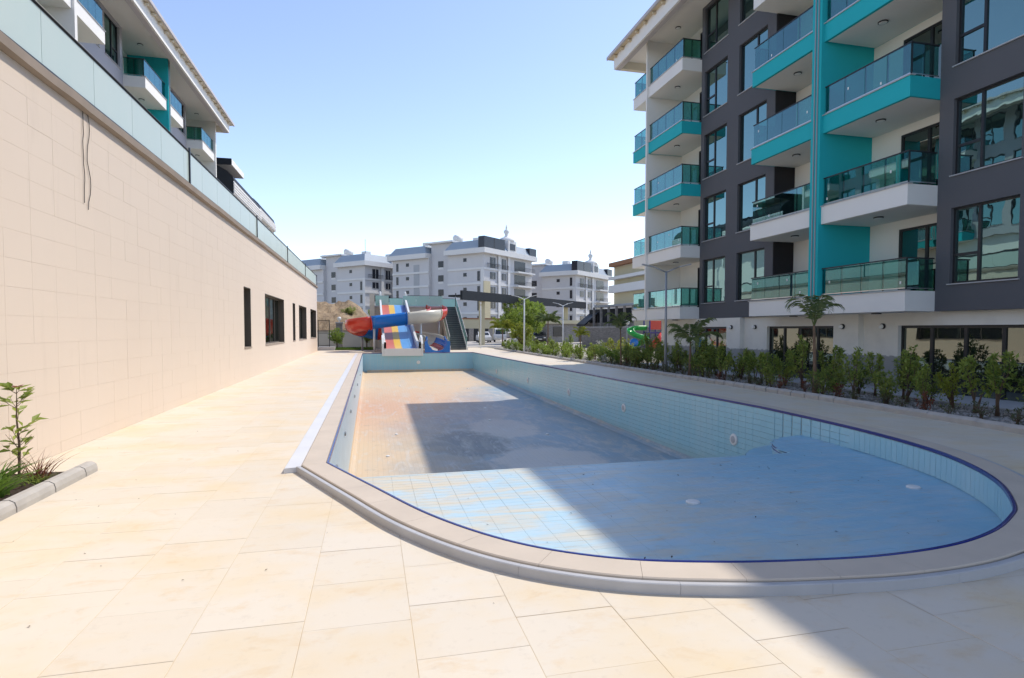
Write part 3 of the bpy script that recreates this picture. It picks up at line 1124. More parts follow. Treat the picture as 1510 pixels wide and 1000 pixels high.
def apartment(root, X0, sg, zbs, layout, zroof, teal, eave_y0, eave_y1, back, zbase, gm='grey_render', bm='roof_batten'):
    def b(d0, d1, y0, y1, z0, z1, mb=None):
        xa, xb = X0 - sg * d0, X0 - sg * d1
        return (mb or MB()).box(min(xa, xb), max(xa, xb), y0, y1, z0, z1)

    ST = 2.86

    def glass_run(par, d0, d1, y0, y1, z0, n, along):
        for k in range(n):
            if along == 'y':
                s0, s1 = y0 + (y1 - y0) * k / n + 0.008, y0 + (y1 - y0) * (k + 1) / n - 0.008
                obj('glass_panel', b(d0, d0 + 0.012, s0, s1, z0, z0 + 0.80), 'balcony_glass', par)
                if sg > 0 and rst.random() < 0.45:
                    ys_, zs_ = s0 + (s1 - s0) * rst.uniform(0.15, 0.85), z0 + rst.choice((rst.uniform(0.05, 0.2), rst.uniform(0.3, 0.6)))
                    obj('sticker', b(d0 + 0.0125, d0 + 0.0145, ys_, ys_ + 0.05, zs_, zs_ + 0.075), 'lamp_white', par)
            else:
                s0, s1 = d0 + (d1 - d0) * k / n + 0.008, d0 + (d1 - d0) * (k + 1) / n - 0.008
                obj('glass_panel', b(s0, s1, y0, y0 + 0.012, z0, z0 + 0.80), 'balcony_glass', par)

    def balcony(y0, y1, zb, tl, near_open, far_open, k):
        zt = zb + 0.55
        mat = 'teal_render' if tl else 'white_render'
        s_ = obj('balcony', b(-0.9, 1.0, y0, y1, zb, zt), mat, root)
        obj('soffit', b(-0.88, 0.90, y0 + 0.06, y1 - 0.06, zb - 0.006, zb - 0.001), 'white_render', s_)
        obj('cap', b(0.86, 1.035, y0 - (0.035 if near_open else 0), y1 + (0.035 if far_open else 0), zt + 0.001, zt + 0.025), 'sill_stone', s_)
        n = 4 if y1 - y0 > 2.4 else 2
        gz = zt + 0.07
        glass_run(s_, 0.93, 0.942, y0 + 0.05, y1 - 0.05, gz, n, 'y')
        rails = MB()
        b(0.918, 0.955, y0 + 0.02, y1 - 0.02, gz + 0.805, gz + 0.84, rails)
        for kk in range(n + 1):
            yy_ = y0 + 0.05 + (y1 - y0 - 0.10) * kk / n
            b(0.893, 0.923, yy_ - 0.016, yy_ + 0.016, zt + 0.026, gz + 0.80, rails)
        lows = b(0.949, 0.972, y0 + 0.04, y1 - 0.04, gz - 0.012, gz + 0.018)
        for op, yo in ((near_open, y0 + 0.05), (far_open, y1 - 0.062)):
            if op:
                glass_run(s_, 0.02, 0.93, yo, 0, gz, 2, 'd')
                b(0.0, 0.915, yo - 0.012, yo + 0.024, gz + 0.805, gz + 0.84, rails)
                b(0.46, 0.49, yo + 0.014, yo + 0.044, zt + 0.026, gz + 0.80, rails)
                b(0.02, 0.91, yo - 0.02, yo - 0.006, gz - 0.012, gz + 0.014, lows)
        obj('railing', rails, 'frame_dark', s_)
        obj('lower_rail', lows, 'steel', s_)

    def ceiling_lamp(d, y, z_):
        x = X0 - sg * d
        l_ = obj('ceiling_lamp', MB().lathe([(0.135, -0.002), (0.135, -0.034), (0.12, -0.036)], (x, y, z_), 18), 'frame_dark', root)
        obj('diffuser', MB().lathe([(0.112, -0.03), (0.112, -0.040), (0.02, -0.046)], (x, y, z_), 18), 'lamp_white', l_)

    def window(y0, y1, z0, z1, flip):
        fr = MB()
        d0, d1 = -0.17, -0.10
        t = 0.055
        b(d0, d1, y0, y1, z0, z0 + t, fr)
        b(d0, d1, y0, y1, z1 - t, z1, fr)
        b(d0, d1, y0, y0 + t, z0 + t, z1 - t, fr)
        b(d0, d1, y1 - t, y1, z0 + t, z1 - t, fr)
        ym = y1 - 0.40 * (y1 - y0) if not flip else y0 + 0.40 * (y1 - y0)
        b(d0, d1, ym - 0.035, ym + 0.035, z0 + t, z1 - t, fr)
        zm = z0 + 0.38 * (z1 - z0)
        na, nb = (ym + 0.035, y1 - t) if not flip else (y0 + t, ym - 0.035)
        wa, wb_ = (y0 + t, ym - 0.035) if not flip else (ym + 0.035, y1 - t)
        b(d0, d1, na, nb, zm - 0.035, zm + 0.035, fr)
        w_ = obj('window', fr, 'frame_dark', root)
        for (p0, p1, q0, q1) in ((wa, wb_, z0 + t, z1 - t), (na, nb, z0 + t, zm - 0.035), (na, nb, zm + 0.035, z1 - t)):
            obj('pane', b(-0.145, -0.135, p0, p1, q0, q1), 'window_glass', w_)
        obj('sill', b(-0.099, 0.045, y0 - 0.05, y1 + 0.05, z0 - 0.03, z0 - 0.002), 'sill_stone', w_)

    for e in layout:
        kind, y0, y1 = e[:3]
        if kind == 'fin':
            obj('fin_wall', b(-0.95, 1.10, y0, y1, zbs[0] + 0.5 if e[3] == 'teal_render' else zbs[0], zroof - 0.001), e[3], root)
            if e[3] == 'teal_render':
                for q in (0.3, 0.62):
                    yy_ = y0 + (y1 - y0) * q
                    obj('downpipe', b(1.102, 1.13, yy_ - 0.018, yy_ + 0.018, zbs[0] + 0.52, zroof - 0.01), 'pole_grey', root)
        elif kind == 'grey':
            wm_ = MB()
            wins = sorted(e[3])
            for zb in zbs:
                z0, z1, zt = zb + 0.72, zb + 2.72, zb + ST
                b(-0.25, 0, y0, y1, zb, z0, wm_)
                b(-0.25, 0, y0, y1, z1, zt, wm_)
                ed = [y0] + [v for w_ in wins for v in w_[:2]] + [y1]
                for k in range(0, len(ed), 2):
                    if ed[k + 1] - ed[k] > 0.01:
                        b(-0.25, 0, ed[k], ed[k + 1], z0, z1, wm_)
                for w_ in wins:
                    window(w_[0], w_[1], z0, z1, w_[2])
            obj('wall', wm_, gm, root)
        elif kind == 'rec':
            far_mat, door, near_open, far_open = e[3:7]
            obj('recess_wall', b(-1.1, -0.9, y0, y1, zbs[0], zroof), 'white_render', root)
            if far_mat:
                obj('recess_side', b(-1.12, -0.02, y1 - 0.03, y1 + 0.12, zbs[0] + 0.01, zroof - 0.002), far_mat, root)
            for k, zb in enumerate(zbs):
                balcony(y0, y1, zb, k in teal, near_open, far_open, k)
                zt = zb + 0.55
                dz1 = zt + 2.02
                fr = MB()
                a0, a1 = door
                b(-0.899, -0.83, a0, a0 + 0.07, zt, dz1, fr)
                b(-0.899, -0.83, a1 - 0.07, a1, zt, dz1, fr)
                b(-0.899, -0.83, a0 + 0.07, a1 - 0.07, dz1 - 0.07, dz1, fr)
                am = (a0 + a1) / 2
                b(-0.899, -0.83, am - 0.04, am + 0.04, zt, dz1 - 0.07, fr)
                dr = obj('balcony_door', fr, 'frame_dark', root)
                obj('pane', b(-0.88, -0.865, a0 + 0.07, am - 0.04, zt + 0.02, dz1 - 0.07), 'door_glass', dr)
                obj('pane', b(-0.88, -0.865, am + 0.04, a1 - 0.07, zt + 0.02, dz1 - 0.07), 'door_glass', dr)
            for zz in [z_ - 0.006 for z_ in zbs] + [zroof]:
                ceiling_lamp(0.25, (y0 + y1) / 2 + 0.1, zz)
        elif kind == 'endbal':
            for k, zb in enumerate(zbs):
                balcony(y0, y1, zb, k in teal, False, True, k)
    ya, yb = min(e[1] for e in layout), max(e[2] for e in layout if e[0] != 'endbal')
    obj('body', b(-back, -1.13, ya, yb, zbase, zroof - 0.003), 'white_render', root)
    # roof: ceiling slab, deep beams and an eave on yellow battens
    rf = obj('roof', b(-back - 1.5, 1.7, eave_y0, eave_y1 - 0.35, zroof, zroof + 0.18), 'white_render', root)
    obj('eave_beam', b(1.45, 1.705, eave_y0, eave_y1 - 0.351, zroof - 0.42, zroof - 0.002), 'roof_fascia', rf)
    obj('eave_beam', b(-back - 1.4, 1.44, eave_y1 - 0.62, eave_y1 - 0.352, zroof - 0.42, zroof - 0.002), 'cream_render', rf)
    obj('fascia', b(1.705, 1.80, eave_y0, eave_y1 - 0.35, zroof - 0.40, zroof + 0.24), 'white_render', rf)
    yb_ = eave_y0
    while yb_ < eave_y1 - 0.4:
        obj('batten', b(1.801, 1.97, yb_, yb_ + 0.12, zroof + 0.10, zroof + 0.20), bm, rf)
        yb_ += 0.9
    obj('eave_board', b(-back - 1.5, 2.02, eave_y0, eave_y1, zroof + 0.241, zroof + 0.30), bm, rf)
    obj('gutter', b(2.021, 2.10, eave_y0, eave_y1, zroof + 0.22, zroof + 0.38), 'roof_fascia', rf)
    xe, xr_ = X0 - sg * 2.05, X0 + sg * (back * 0.55)
    zt = zroof + 0.301
    obj('tile_covering', MB().prism([(xe, zt), (xe, zt + 0.06), (xr_, zt + 2.0), (X0 + sg * (back + 1.4), zt + 0.06), (X0 + sg * (back + 1.4), zt)], 1, eave_y0 + 0.01, eave_y1 - 0.01), 'roof_tile', rf)
    return b


bld = thing('apartment_building', 'grey and white apartment building with teal balconies and tall teal fin behind the planting strip', 'building', (15, 12, 0))
zbs = [2.25 + 2.86 * k for k in range(5)]
lay = [('grey', -3.0, 4.6, []),
       ('rec', 4.6, 7.8, 'dark_render', (5.0, 6.8), False, True),
       ('grey', 7.8, 12.9, [(10.8, 12.5, False), (8.3, 10.0, True)]),
       ('rec', 12.9, 16.0, None, (13.0, 14.85), True, False),
       ('fin', 16.0, 16.4, 'teal_render'),
       ('rec', 16.4, 19.6, 'dark_render', (16.5, 18.35), False, True),
       ('grey', 19.6, 24.75, [(20.1, 21.9, True), (22.72, 24.5, False)]),
       ('rec', 24.75, 28.1, None, (24.95, 26.3), True, False),
       ('fin', 28.1, 28.22, 'white_render'),
       ('endbal', 28.225, 29.9)]
b = apartment(bld, 15.0, 1, zbs, lay, 16.55, (2, 3), -3.0, 31.1, 13.0, -0.1)
# ground floor
gz0, gz1 = -0.1, 2.249
doors = [(10.4, 14.3, -0.3), (16.6, 20.0, -0.1), (22.4, 25.1, 0.1)]
gf = MB()
for (y0, y1, d, (a0, a1)) in ((-3.0, 15.57, -0.3, doors[0][:2]), (15.57, 21.45, -0.1, doors[1][:2]), (21.45, 28.22, 0.1, doors[2][:2])):
    b(-1.12, d, y0, a0, gz0, gz1, gf)
    b(-1.12, d, a1, y1, gz0, gz1, gf)
    b(-1.12, d, a0, a1, 1.87, gz1, gf)
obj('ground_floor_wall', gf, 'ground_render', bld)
for a0, a1, d in doors:
    fr = MB()
    d0, d1 = d - 0.20, d - 0.12
    b(d0, d1, a0, a1, 1.79, 1.87, fr)
    nd = max(2, round((a1 - a0) / 0.95))
    edges = [a0 + (a1 - a0) * k / nd for k in range(nd + 1)]
    for k, e in enumerate(edges):
        b(d0, d1, max(a0, e - 0.045), min(a1, e + 0.045), gz0, 1.79, fr)
    dr = obj('sliding_door', fr, 'frame_dark', bld)
    for k in range(nd):
        obj('pane', b(d0 + 0.03, d0 + 0.045, edges[k] + 0.045, edges[k + 1] - 0.045, gz0, 1.79), 'door_glass', dr)
for y, d in ((14.82, -0.3), (16.19, -0.1), (20.71, -0.1), (22.02, 0.1), (25.6, 0.1)):
    x = 15.0 - d
    l_ = obj('wall_lamp', MB().lathe([(0.085, -0.001), (0.09, -0.03), (0.085, -0.06)], (x, y, 1.85), 14, 0), 'frame_dark', bld)
    obj('bulb', MB().lathe([(0.05, -0.05), (0.075, -0.08), (0.06, -0.13), (0.02, -0.15)], (x, y, 1.84), 12, 0), 'lamp_white', l_)
obj('terrace', BX(13.35, 16, -3, 28.2, -0.11, -0.02), 'sill_stone', bld)
obj('terrace_kerb', BX(13.2, 13.349, -3, 28.2, -0.12, 0.04), 'kerb_concrete', bld)

bl2 = thing('apartment_building', 'apartment building with white balconies and teal fin standing above the beige panelled wall', 'building', (-12, 36, 5.1))
zb2 = [13.95 - 2.86 * k for k in (2, 1, 0)]
lay2 = [('grey', 14.0, 23.3, [(15.5, 17.3, False), (19.5, 21.3, True)]),
        ('rec', 23.3, 26.0, None, (23.5, 25.0), True, False),
        ('fin', 26.0, 26.2, 'white_render'),
        ('rec', 26.2, 28.9, 'white_render', (26.6, 28.2), False, True),
        ('grey', 28.9, 33.5, [(29.3, 30.9, True), (31.5, 33.2, False)]),
        ('rec', 33.5, 36.65, None, (33.7, 35.4), True, False),
        ('fin', 36.65, 37.0, 'teal_render'),
        ('rec', 37.0, 39.6, 'white_render', (37.3, 39.0), False, True),
        ('grey', 39.6, 43.8, [(39.9, 41.4, True), (42.0, 43.6, False)]),
        ('rec', 43.8, 46.8, None, (44.0, 45.8), True, False),
        ('fin', 46.8, 47.0, 'white_render')]
b2 = apartment(bl2, -12.0, -1, zb2, lay2, 16.81, (0,), 14.0, 48.3, 13.0, 5.1, 'pale_render', 'cream_render')
obj('base_wall', b2(-1.1, -0.3, 14.0, 47.0, 5.1, zb2[0] - 0.002), 'white_render', bl2)

# ------------------------------------------------------------------ kerbs and planting beds
def kerb_mesh(L):
    prof = [(-0.085, -0.06), (0.085, -0.06), (0.085, 0.10), (0.06, 0.135), (0.0, 0.145), (-0.03, 0.138), (-0.085, 0.09)]
    return MB().prism(prof, 1, -L / 2, L / 2).mesh('kerb_stone')


struct('planting_bed', BX(DX1 + 0.05, 13.19, -3.0, 52.0, -0.08, 0.03), 'gravel_bed')
km = [kerb_mesh(0.474), kerb_mesh(0.462)]
kerb = thing('bed_kerb', 'row of weathered concrete kerb stones edging the planting strip', 'kerb', (DX1 - 0.02, 25, 0))
rk = random.Random(21)
for k in range(96):
    y = 4.0 + 0.5 * k
    x = 10.83 - (0.22 * max(0, 12 - y) / 5) + 0.0
    o = link('kerb_stone', km[k % 2], 'kerb_concrete', kerb, Vector((x + rk.uniform(-0.008, 0.008), y, rk.uniform(-0.006, 0.006))) - ORG[kerb.name])
    o.rotation_euler = (rk.uniform(-0.006, 0.006), rk.uniform(-0.01, 0.01), rk.uniform(-0.012, 0.012) + (0.044 if y < 12 else 0))
struct('planter_soil', BX(WALLX + 0.002, PLX1 - 0.03, -3, PLY1 - 0.02, -0.02, 0.045), 'soil')
kerb2 = thing('bed_kerb', 'short row of rounded concrete kerb stones around the planter by the beige wall', 'kerb', (PLX1, 6, 0))
ky = [(8.03, 0.30), (7.53, 0.68), (6.83, 0.70), (6.12, 0.7), (5.41, 0.7), (4.70, 0.7), (3.99, 0.7), (3.28, 0.7), (2.57, 0.7)]
for y, L in ky:
    prof = [(-0.09, -0.05), (0.09, -0.05), (0.09, 0.05), (0.075, 0.10), (0.03, 0.125), (-0.03, 0.125), (-0.075, 0.10), (-0.09, 0.06)]
    mb = MB().prism([(PLX1 + 0.06 + q_[0], q_[1]) for q_ in prof], 1, y - L / 2 + 0.005, y + L / 2 - 0.005)
    o = obj('kerb_stone', mb, 'kerb_concrete', kerb2)


# ------------------------------------------------------------------ plants
def leaf(mb, p, d, up_, L, w_, fold=0.25):
    d = d.normalized()
    s = d.cross(up_)
    if s.length < 1e-3:
        s = d.cross(Vector((1, 0, 0)))
    s.normalize()
    nrm = s.cross(d)
    mid = p + d * L * 0.45
    b0 = len(mb.v)
    mb.v += [tuple(p), tuple(mid + s * w_ + nrm * w_ * fold), tuple(p + d * L - nrm * L * 0.12), tuple(mid - s * w_ + nrm * w_ * fold)]
    mb.f += [(b0, b0 + 1, b0 + 2), (b0, b0 + 2, b0 + 3)]


def rvec(r_):
    return Vector((r_.uniform(-1, 1), r_.uniform(-1, 1), r_.uniform(-1, 1)))


def shrub_mesh(seed, h, w_, nstem, nleaf, L, lw, base=0.25, tall=False):
    r_ = random.Random(seed)
    st, lf = MB(), MB()
    tips = []
    for k in range(nstem):
        a_ = r_.uniform(0, 6.283)
        rad = w_ * math.sqrt(r_.random())
        hh = h * (1 - 0.45 * (rad / w_) ** 2) * r_.uniform(0.78, 1.0)
        if tall:
            rad *= 0.5
        p0 = Vector((r_.uniform(-0.04, 0.04), r_.uniform(-0.04, 0.04), -0.03))
        p3 = Vector((rad * math.cos(a_), rad * math.sin(a_), hh))
        p1 = Vector((p3.x * 0.25, p3.y * 0.25, hh * 0.4)) + rvec(r_) * 0.03
        p2 = Vector((p3.x * 0.7, p3.y * 0.7, hh * 0.72)) + rvec(r_) * 0.04
        st.tube([p0, p1, p2, p3], [0.013, 0.010, 0.006, 0.002], 5)
        tips.append((p0, p1, p2, p3))
    for k in range(nleaf):
        p0, p1, p2, p3 = r_.choice(tips)
        t = base + (1 - base) * (1 - r_.random() ** 1.6 * 0.98)
        q = p0.lerp(p1, t / 0.4) if t < 0.4 else (p1.lerp(p2, (t - 0.4) / 0.32) if t < 0.72 else p2.lerp(p3, (t - 0.72) / 0.28))
        spread = w_ * 0.34 * (1.15 - t)
        q = q + Vector((r_.gauss(0, spread), r_.gauss(0, spread), r_.gauss(0, spread * 0.6)))
        if q.z < 0.04:
            q.z = 0.04 + r_.random() * 0.1
        d = Vector((q.x, q.y, 0)) * 0.7 + rvec(r_) * 0.6 + Vector((0, 0, r_.uniform(-0.1, 0.75)))
        leaf(lf, q, d, Vector((0, 0, 1)) + rvec(r_) * 0.5, L * r_.uniform(0.6, 1.2), lw * r_.uniform(0.7, 1.2))
    return st.mesh('stem', smooth=True), lf.mesh('foliage', fix=False)


def conifer_mesh(seed, h, w_, n):
    r_ = random.Random(seed)
    st, lf = MB(), MB()
    st.tube([(0, 0, -0.03), (0.01, 0, h * 0.5), (0, 0, h * 0.95)], [0.02, 0.012, 0.003], 6)
    for k in range(n):
        t = r_.random() ** 0.8
        rad = w_ * (1 - t) ** 0.7 * (0.6 + 0.4 * r_.random()) * (0.8 + 0.4 * noise.noise(Vector((t * 9, seed, 0))))
        a_ = r_.uniform(0, 6.283)
        p = Vector((rad * math.cos(a_), rad * math.sin(a_), h * (0.08 + 0.92 * t)))
        leaf(lf, p, Vector((math.cos(a_) * 0.5, math.sin(a_) * 0.5, 1)) + rvec(r_) * 0.4, rvec(r_) + Vector((0, 0, .3)), 0.10, 0.018)
    return st.mesh('stem', smooth=True), lf.mesh('foliage', fix=False)


KIND = {
    'laurel': ([shrub_mesh(s, 1.15, 0.46, 9, 430, 0.13, 0.030) for s in (1, 2, 3, 4)], 'leaf_dark'),
    'photinia': ([shrub_mesh(s, 1.4, 0.38, 7, 330, 0.13, 0.027, 0.4) for s in (11, 12, 13)], 'leaf_mid'),
    'euonymus': ([shrub_mesh(s, 0.95, 0.42, 10, 640, 0.065, 0.022) for s in (21, 22)], 'leaf_yellow'),
    'lime': ([shrub_mesh(s, 0.95, 0.48, 10, 520, 0.11, 0.032, 0.1) for s in (71, 72, 73)], 'leaf_lime'),
    'sprig': ([shrub_mesh(s, 0.46, 0.24, 6, 150, 0.065, 0.017, 0.2) for s in (31, 32, 33, 34)], 'leaf_olive'),
    'thuja': ([conifer_mesh(s, 1.35, 0.30, 1500) for s in (41, 42)], 'leaf_dark'),
    'flower': ([shrub_mesh(s, 0.6, 0.32, 9, 330, 0.055, 0.018, 0.1) for s in (51, 52)], 'leaf_white'),
    'redtip': ([shrub_mesh(s, 0.5, 0.22, 5, 130, 0.07, 0.018, 0.2) for s in (61, 62)], 'leaf_red'),
}
PL = {
    'laurel': ('laurel_shrub', 'bushy dark green shrub', 'shrub', 'dark green shrubs'),
    'photinia': ('tall_shrub', 'tall mid green shrub', 'shrub', 'tall mid green shrubs'),
    'euonymus': ('golden_shrub', 'rounded yellow green shrub', 'shrub', 'yellow green shrubs'),
    'lime': ('bright_shrub', 'leafy bright green shrub', 'shrub', 'bright green shrubs'),
    'sprig': ('small_shrub', 'small sparse olive shrub', 'shrub', 'small sparse shrubs'),
    'thuja': ('conifer', 'narrow cone-shaped conifer', 'conifer', 'small conifers'),
    'flower': ('flowering_shrub', 'low pale leaved shrub', 'shrub', 'pale leaved shrubs'),
    'redtip': ('red_shrub', 'small reddish leaved shrub', 'shrub', 'reddish shrubs'),
}
for k_, (ms, mt) in KIND.items():
    for a_, b_ in ms:
        a_.materials.append(M['bark'])
        b_.materials.append(M[mt])
rp = random.Random(77)


def plant(kind, x, y, s=1.0, z=0.03, label=None, group=None, var=None):
    n_, lb, cat, gr = PL[kind]
    ms = KIND[kind][0]
    a_, b_ = ms[var if var is not None else rp.randrange(len(ms))]
    if not label:
        wh = next(w_ for q_, w_ in ((13.25, 'before the widest sliding doors'), (19.4, 'between the tall palm and the short palm'), (25.4, 'between the lamp post and the slender palm'),
                                    (31.0, 'between the slender palm and the pale palm'), (99, 'in the strip beyond the pale palm')) if y < q_)
        row = 'near the kerb' if x < 11.6 else 'set back'
        lb = '%s %s, %s' % (lb, row, wh)
        gr = '%s %s' % (gr, wh)
    t = thing(n_, label or lb, cat, (x, y, z), None if label else gr)
    t.rotation_euler = (0, 0, rp.uniform(0, 6.28))
    t.scale = (s, s, s * rp.uniform(0.92, 1.1))
    link('stem', a_, None, t)
    link('foliage', b_, None, t)
    return t


# shaded part of the strip, in front of the building
y = 7.4
while y < 26:
    kd = rp.choices(['laurel', 'photinia', 'thuja', 'euonymus'], [4, 5, 1.0, 1.2])[0]
    plant(kd, rp.uniform(12.0, 12.9), y, rp.uniform(0.8, 1.12))
    if rp.random() < 0.55:
        plant(rp.choice(['photinia', 'laurel']), rp.uniform(11.5, 12.0), y + 0.2, rp.uniform(0.6, 0.9))
    y += rp.uniform(0.40, 0.72)
y = 7.6
while y < 27:
    plant(rp.choices(['sprig', 'redtip', 'laurel'], [6, 1, 0.6])[0], rp.uniform(11.12, 11.45), y, rp.uniform(0.6, 1.0))
    y += rp.uniform(0.38, 0.75)
# sunlit part
y = 26.2
while y < 50:
    kd = rp.choices(['lime', 'photinia', 'euonymus', 'laurel'], [5, 2, 2, 1.5])[0]
    plant(kd, rp.uniform(11.7, 12.8), y, rp.uniform(0.75, 1.05))
    if rp.random() < 0.7:
        plant(rp.choice(['flower', 'lime', 'lime']), rp.uniform(11.15, 11.6), y + 0.3, rp.uniform(0.65, 0.95))
    y += rp.uniform(0.45, 0.75)
plant('euonymus', 14.2, 32.5, 1.75, 0, 'large bright yellow green rounded bush behind the planting strip', var=0)
plant('euonymus', 15.0, 32.9, 1.4, 0, 'smaller bright yellow green bush touching the large yellow one', var=1)
plant('flower', 13.6, 33.5, 1.9, 0, 'pale silvery bush standing behind the sunlit planting strip')


# left planter
def near_sapling():
    r_ = random.Random(5)
    st, lf, rd = MB(), MB(), MB()
    st.tube([(0, 0, -0.02), (0.01, 0.01, 0.35), (-0.005, 0.0, 0.7), (0.0, 0.01, 1.05)], [0.016, 0.013, 0.009, 0.003], 8)
    for k in range(22):
        t = r_.uniform(0.30, 0.98) if k > 4 else r_.uniform(0.2, 0.4)
        a_ = k * 2.4 + r_.uniform(-0.4, 0.4)
        ln = 0.10 + 0.10 * math.sin(math.pi * min(1, t * 1.05))
        p0 = Vector((0, 0, 1.02 * t))
        p1 = p0 + Vector((math.cos(a_) * ln * 0.8, math.sin(a_) * ln * 0.8, ln * 0.75))
        st.tube([p0, p0.lerp(p1, 0.5) + Vector((0, 0, -0.01)), p1], [0.004, 0.003, 0.0015], 5)
        for j in range(4 if t > 0.45 else 2):
            q = p0.lerp(p1, 0.4 + 0.6 * j / 3)
            b_ = a_ + (-1) ** j * r_.uniform(0.3, 1.0)
            leaf(lf, q, Vector((math.cos(b_), math.sin(b_), r_.uniform(0.0, 1.1))), Vector((0, 0, 1)) + rvec(r_) * 0.5, r_.uniform(0.10, 0.17), r_.uniform(0.026, 0.040), 0.35)
    for k in range(5):
        a_ = k * 1.3
        leaf(rd, Vector((0, 0, 1.04)), Vector((math.cos(a_), math.sin(a_), 0.5)), Vector((0, 0, 1)), 0.12, 0.017)
    return st, lf, rd


st, lf, rd = near_sapling()
sp = thing('sapling', 'slim leafy sapling with two reddish tip leaves in the planter by the beige wall', 'plant', (-3.93, 7.75, 0.04))
for nm, mb, mt in (('stem', st, 'bark'), ('foliage', lf, 'leaf_mid'), ('tip_leaves', rd, 'leaf_red')):
    link(nm, mb.mesh(nm, fix=False), mt, sp)


def tuft(name, label, loc, n, h, mat, seed, w_=0.012, spread=0.5):
    r_ = random.Random(seed)
    mb = MB()
    for k in range(n):
        a_ = r_.uniform(0, 6.283)
        ln = h * r_.uniform(0.5, 1.0)
        p = Vector((r_.gauss(0, 0.05), r_.gauss(0, 0.05), -0.01))
        d = Vector((math.cos(a_) * spread, math.sin(a_) * spread, 1)).normalized()
        s = d.cross(Vector((math.sin(a_ + 1), math.cos(a_), 0.1))).normalized()
        prev = None
        for j in range(5):
            t = j / 4
            q = p + d * ln * t + Vector((math.cos(a_), math.sin(a_), -0.7)) * ln * 0.35 * t * t * spread * 1.6
            ww = w_ * (1 - t * 0.95)
            cur = (q - s * ww, q + s * ww)
            if prev:
                mb.add([prev[0], prev[1], cur[1], cur[0]], [(0, 1, 2, 3)])
            prev = cur
    return tag(link(name, mb.mesh(name, fix=False), mat, None, loc), label, 'plant')


tuft('grass_tuft', 'reddish spiky grass tuft at the end of the planter', (-3.72, 7.72, 0.045), 60, 0.5, 'leaf_red', 3, 0.007, 0.55)
tuft('grass_tuft', 'dense bright green strap-leaved tuft behind the planter kerb', (-3.80, 6.95, 0.045), 110, 0.52, 'leaf_grass', 4, 0.016, 0.7)
tuft('grass_tuft', 'wide green strap-leaved tuft at the foot of the sapling', (-3.98, 7.3, 0.045), 80, 0.55, 'leaf_grass', 5, 0.017, 0.65)
tuft('grass_tuft', 'small fresh green tuft between the red grass and the kerb', (-3.62, 7.5, 0.045), 30, 0.22, 'leaf_mid', 6, 0.010, 0.7)
tuft('grass_tuft', 'low green tuft close to the kerb further along the planter', (-3.70, 6.2, 0.045), 80, 0.36, 'leaf_grass', 8, 0.015, 0.75)
mb = MB()
r_ = random.Random(9)
for k in range(420):
    p = Vector((r_.uniform(-4.25, -3.58), r_.uniform(4.5, 8.0), 0.05 + r_.random() * 0.02))
    leaf(mb, p, Vector((r_.uniform(-1, 1), r_.uniform(-1, 1), r_.uniform(-0.1, 0.2))), Vector((0, 0, 1)), r_.uniform(0.03, 0.07), 0.009)
tag(obj('leaf_litter', mb, 'dead_leaf', fix=False), 'dry brown leaf litter on the planter soil', 'leaves', kind='stuff')
mb = MB()
for k in range(150):
    x, y = r_.uniform(-4.2, 7), r_.uniform(1.6, 12)
    if inside(x, y, 0.6):
        continue
    p = Vector((x, y, 0.003))
    leaf(mb, p, Vector((r_.uniform(-1, 1), r_.uniform(-1, 1), 0.25)), Vector((0, 0, 1)), r_.uniform(0.008, 0.026), r_.uniform(0.003, 0.008))
for k in range(60):
    x, y = r_.uniform(0, 7.5), r_.uniform(4, 8.2)
    if inside(x, y, -0.2):
        leaf(mb, Vector((x, y, SH + 0.003)), Vector((r_.uniform(-1, 1), r_.uniform(-1, 1), 0.3)), Vector((0, 0, 1)), r_.uniform(0.015, 0.05), r_.uniform(0.004, 0.012))
tag(obj('fallen_leaves', mb, 'dead_leaf', fix=False), 'tiny dry leaves scattered over the deck and pool floor', 'leaves', kind='stuff')
mb = MB()
for k in range(5200):
    y = 7 + 44 * r_.random() ** 1.6
    p = Vector((r_.uniform(10.95, 13.15), y, 0.03))
    s = r_.uniform(0.010, 0.030)
    mb.add([p + Vector((s, 0, 0)), p + Vector((-s * 0.6, s, 0)), p + Vector((-s * 0.5, -s, 0)), p + Vector((0, 0, s * 0.9))], [(0, 1, 3), (1, 2, 3), (2, 0, 3)])
simple('pebble', (0.42, 0.40, 0.38), 0.9, var=0.4, sc=30)
tag(obj('pebbles', mb, 'pebble', fix=False), 'pale pebbles covering the planting strip', 'gravel', kind='stuff')


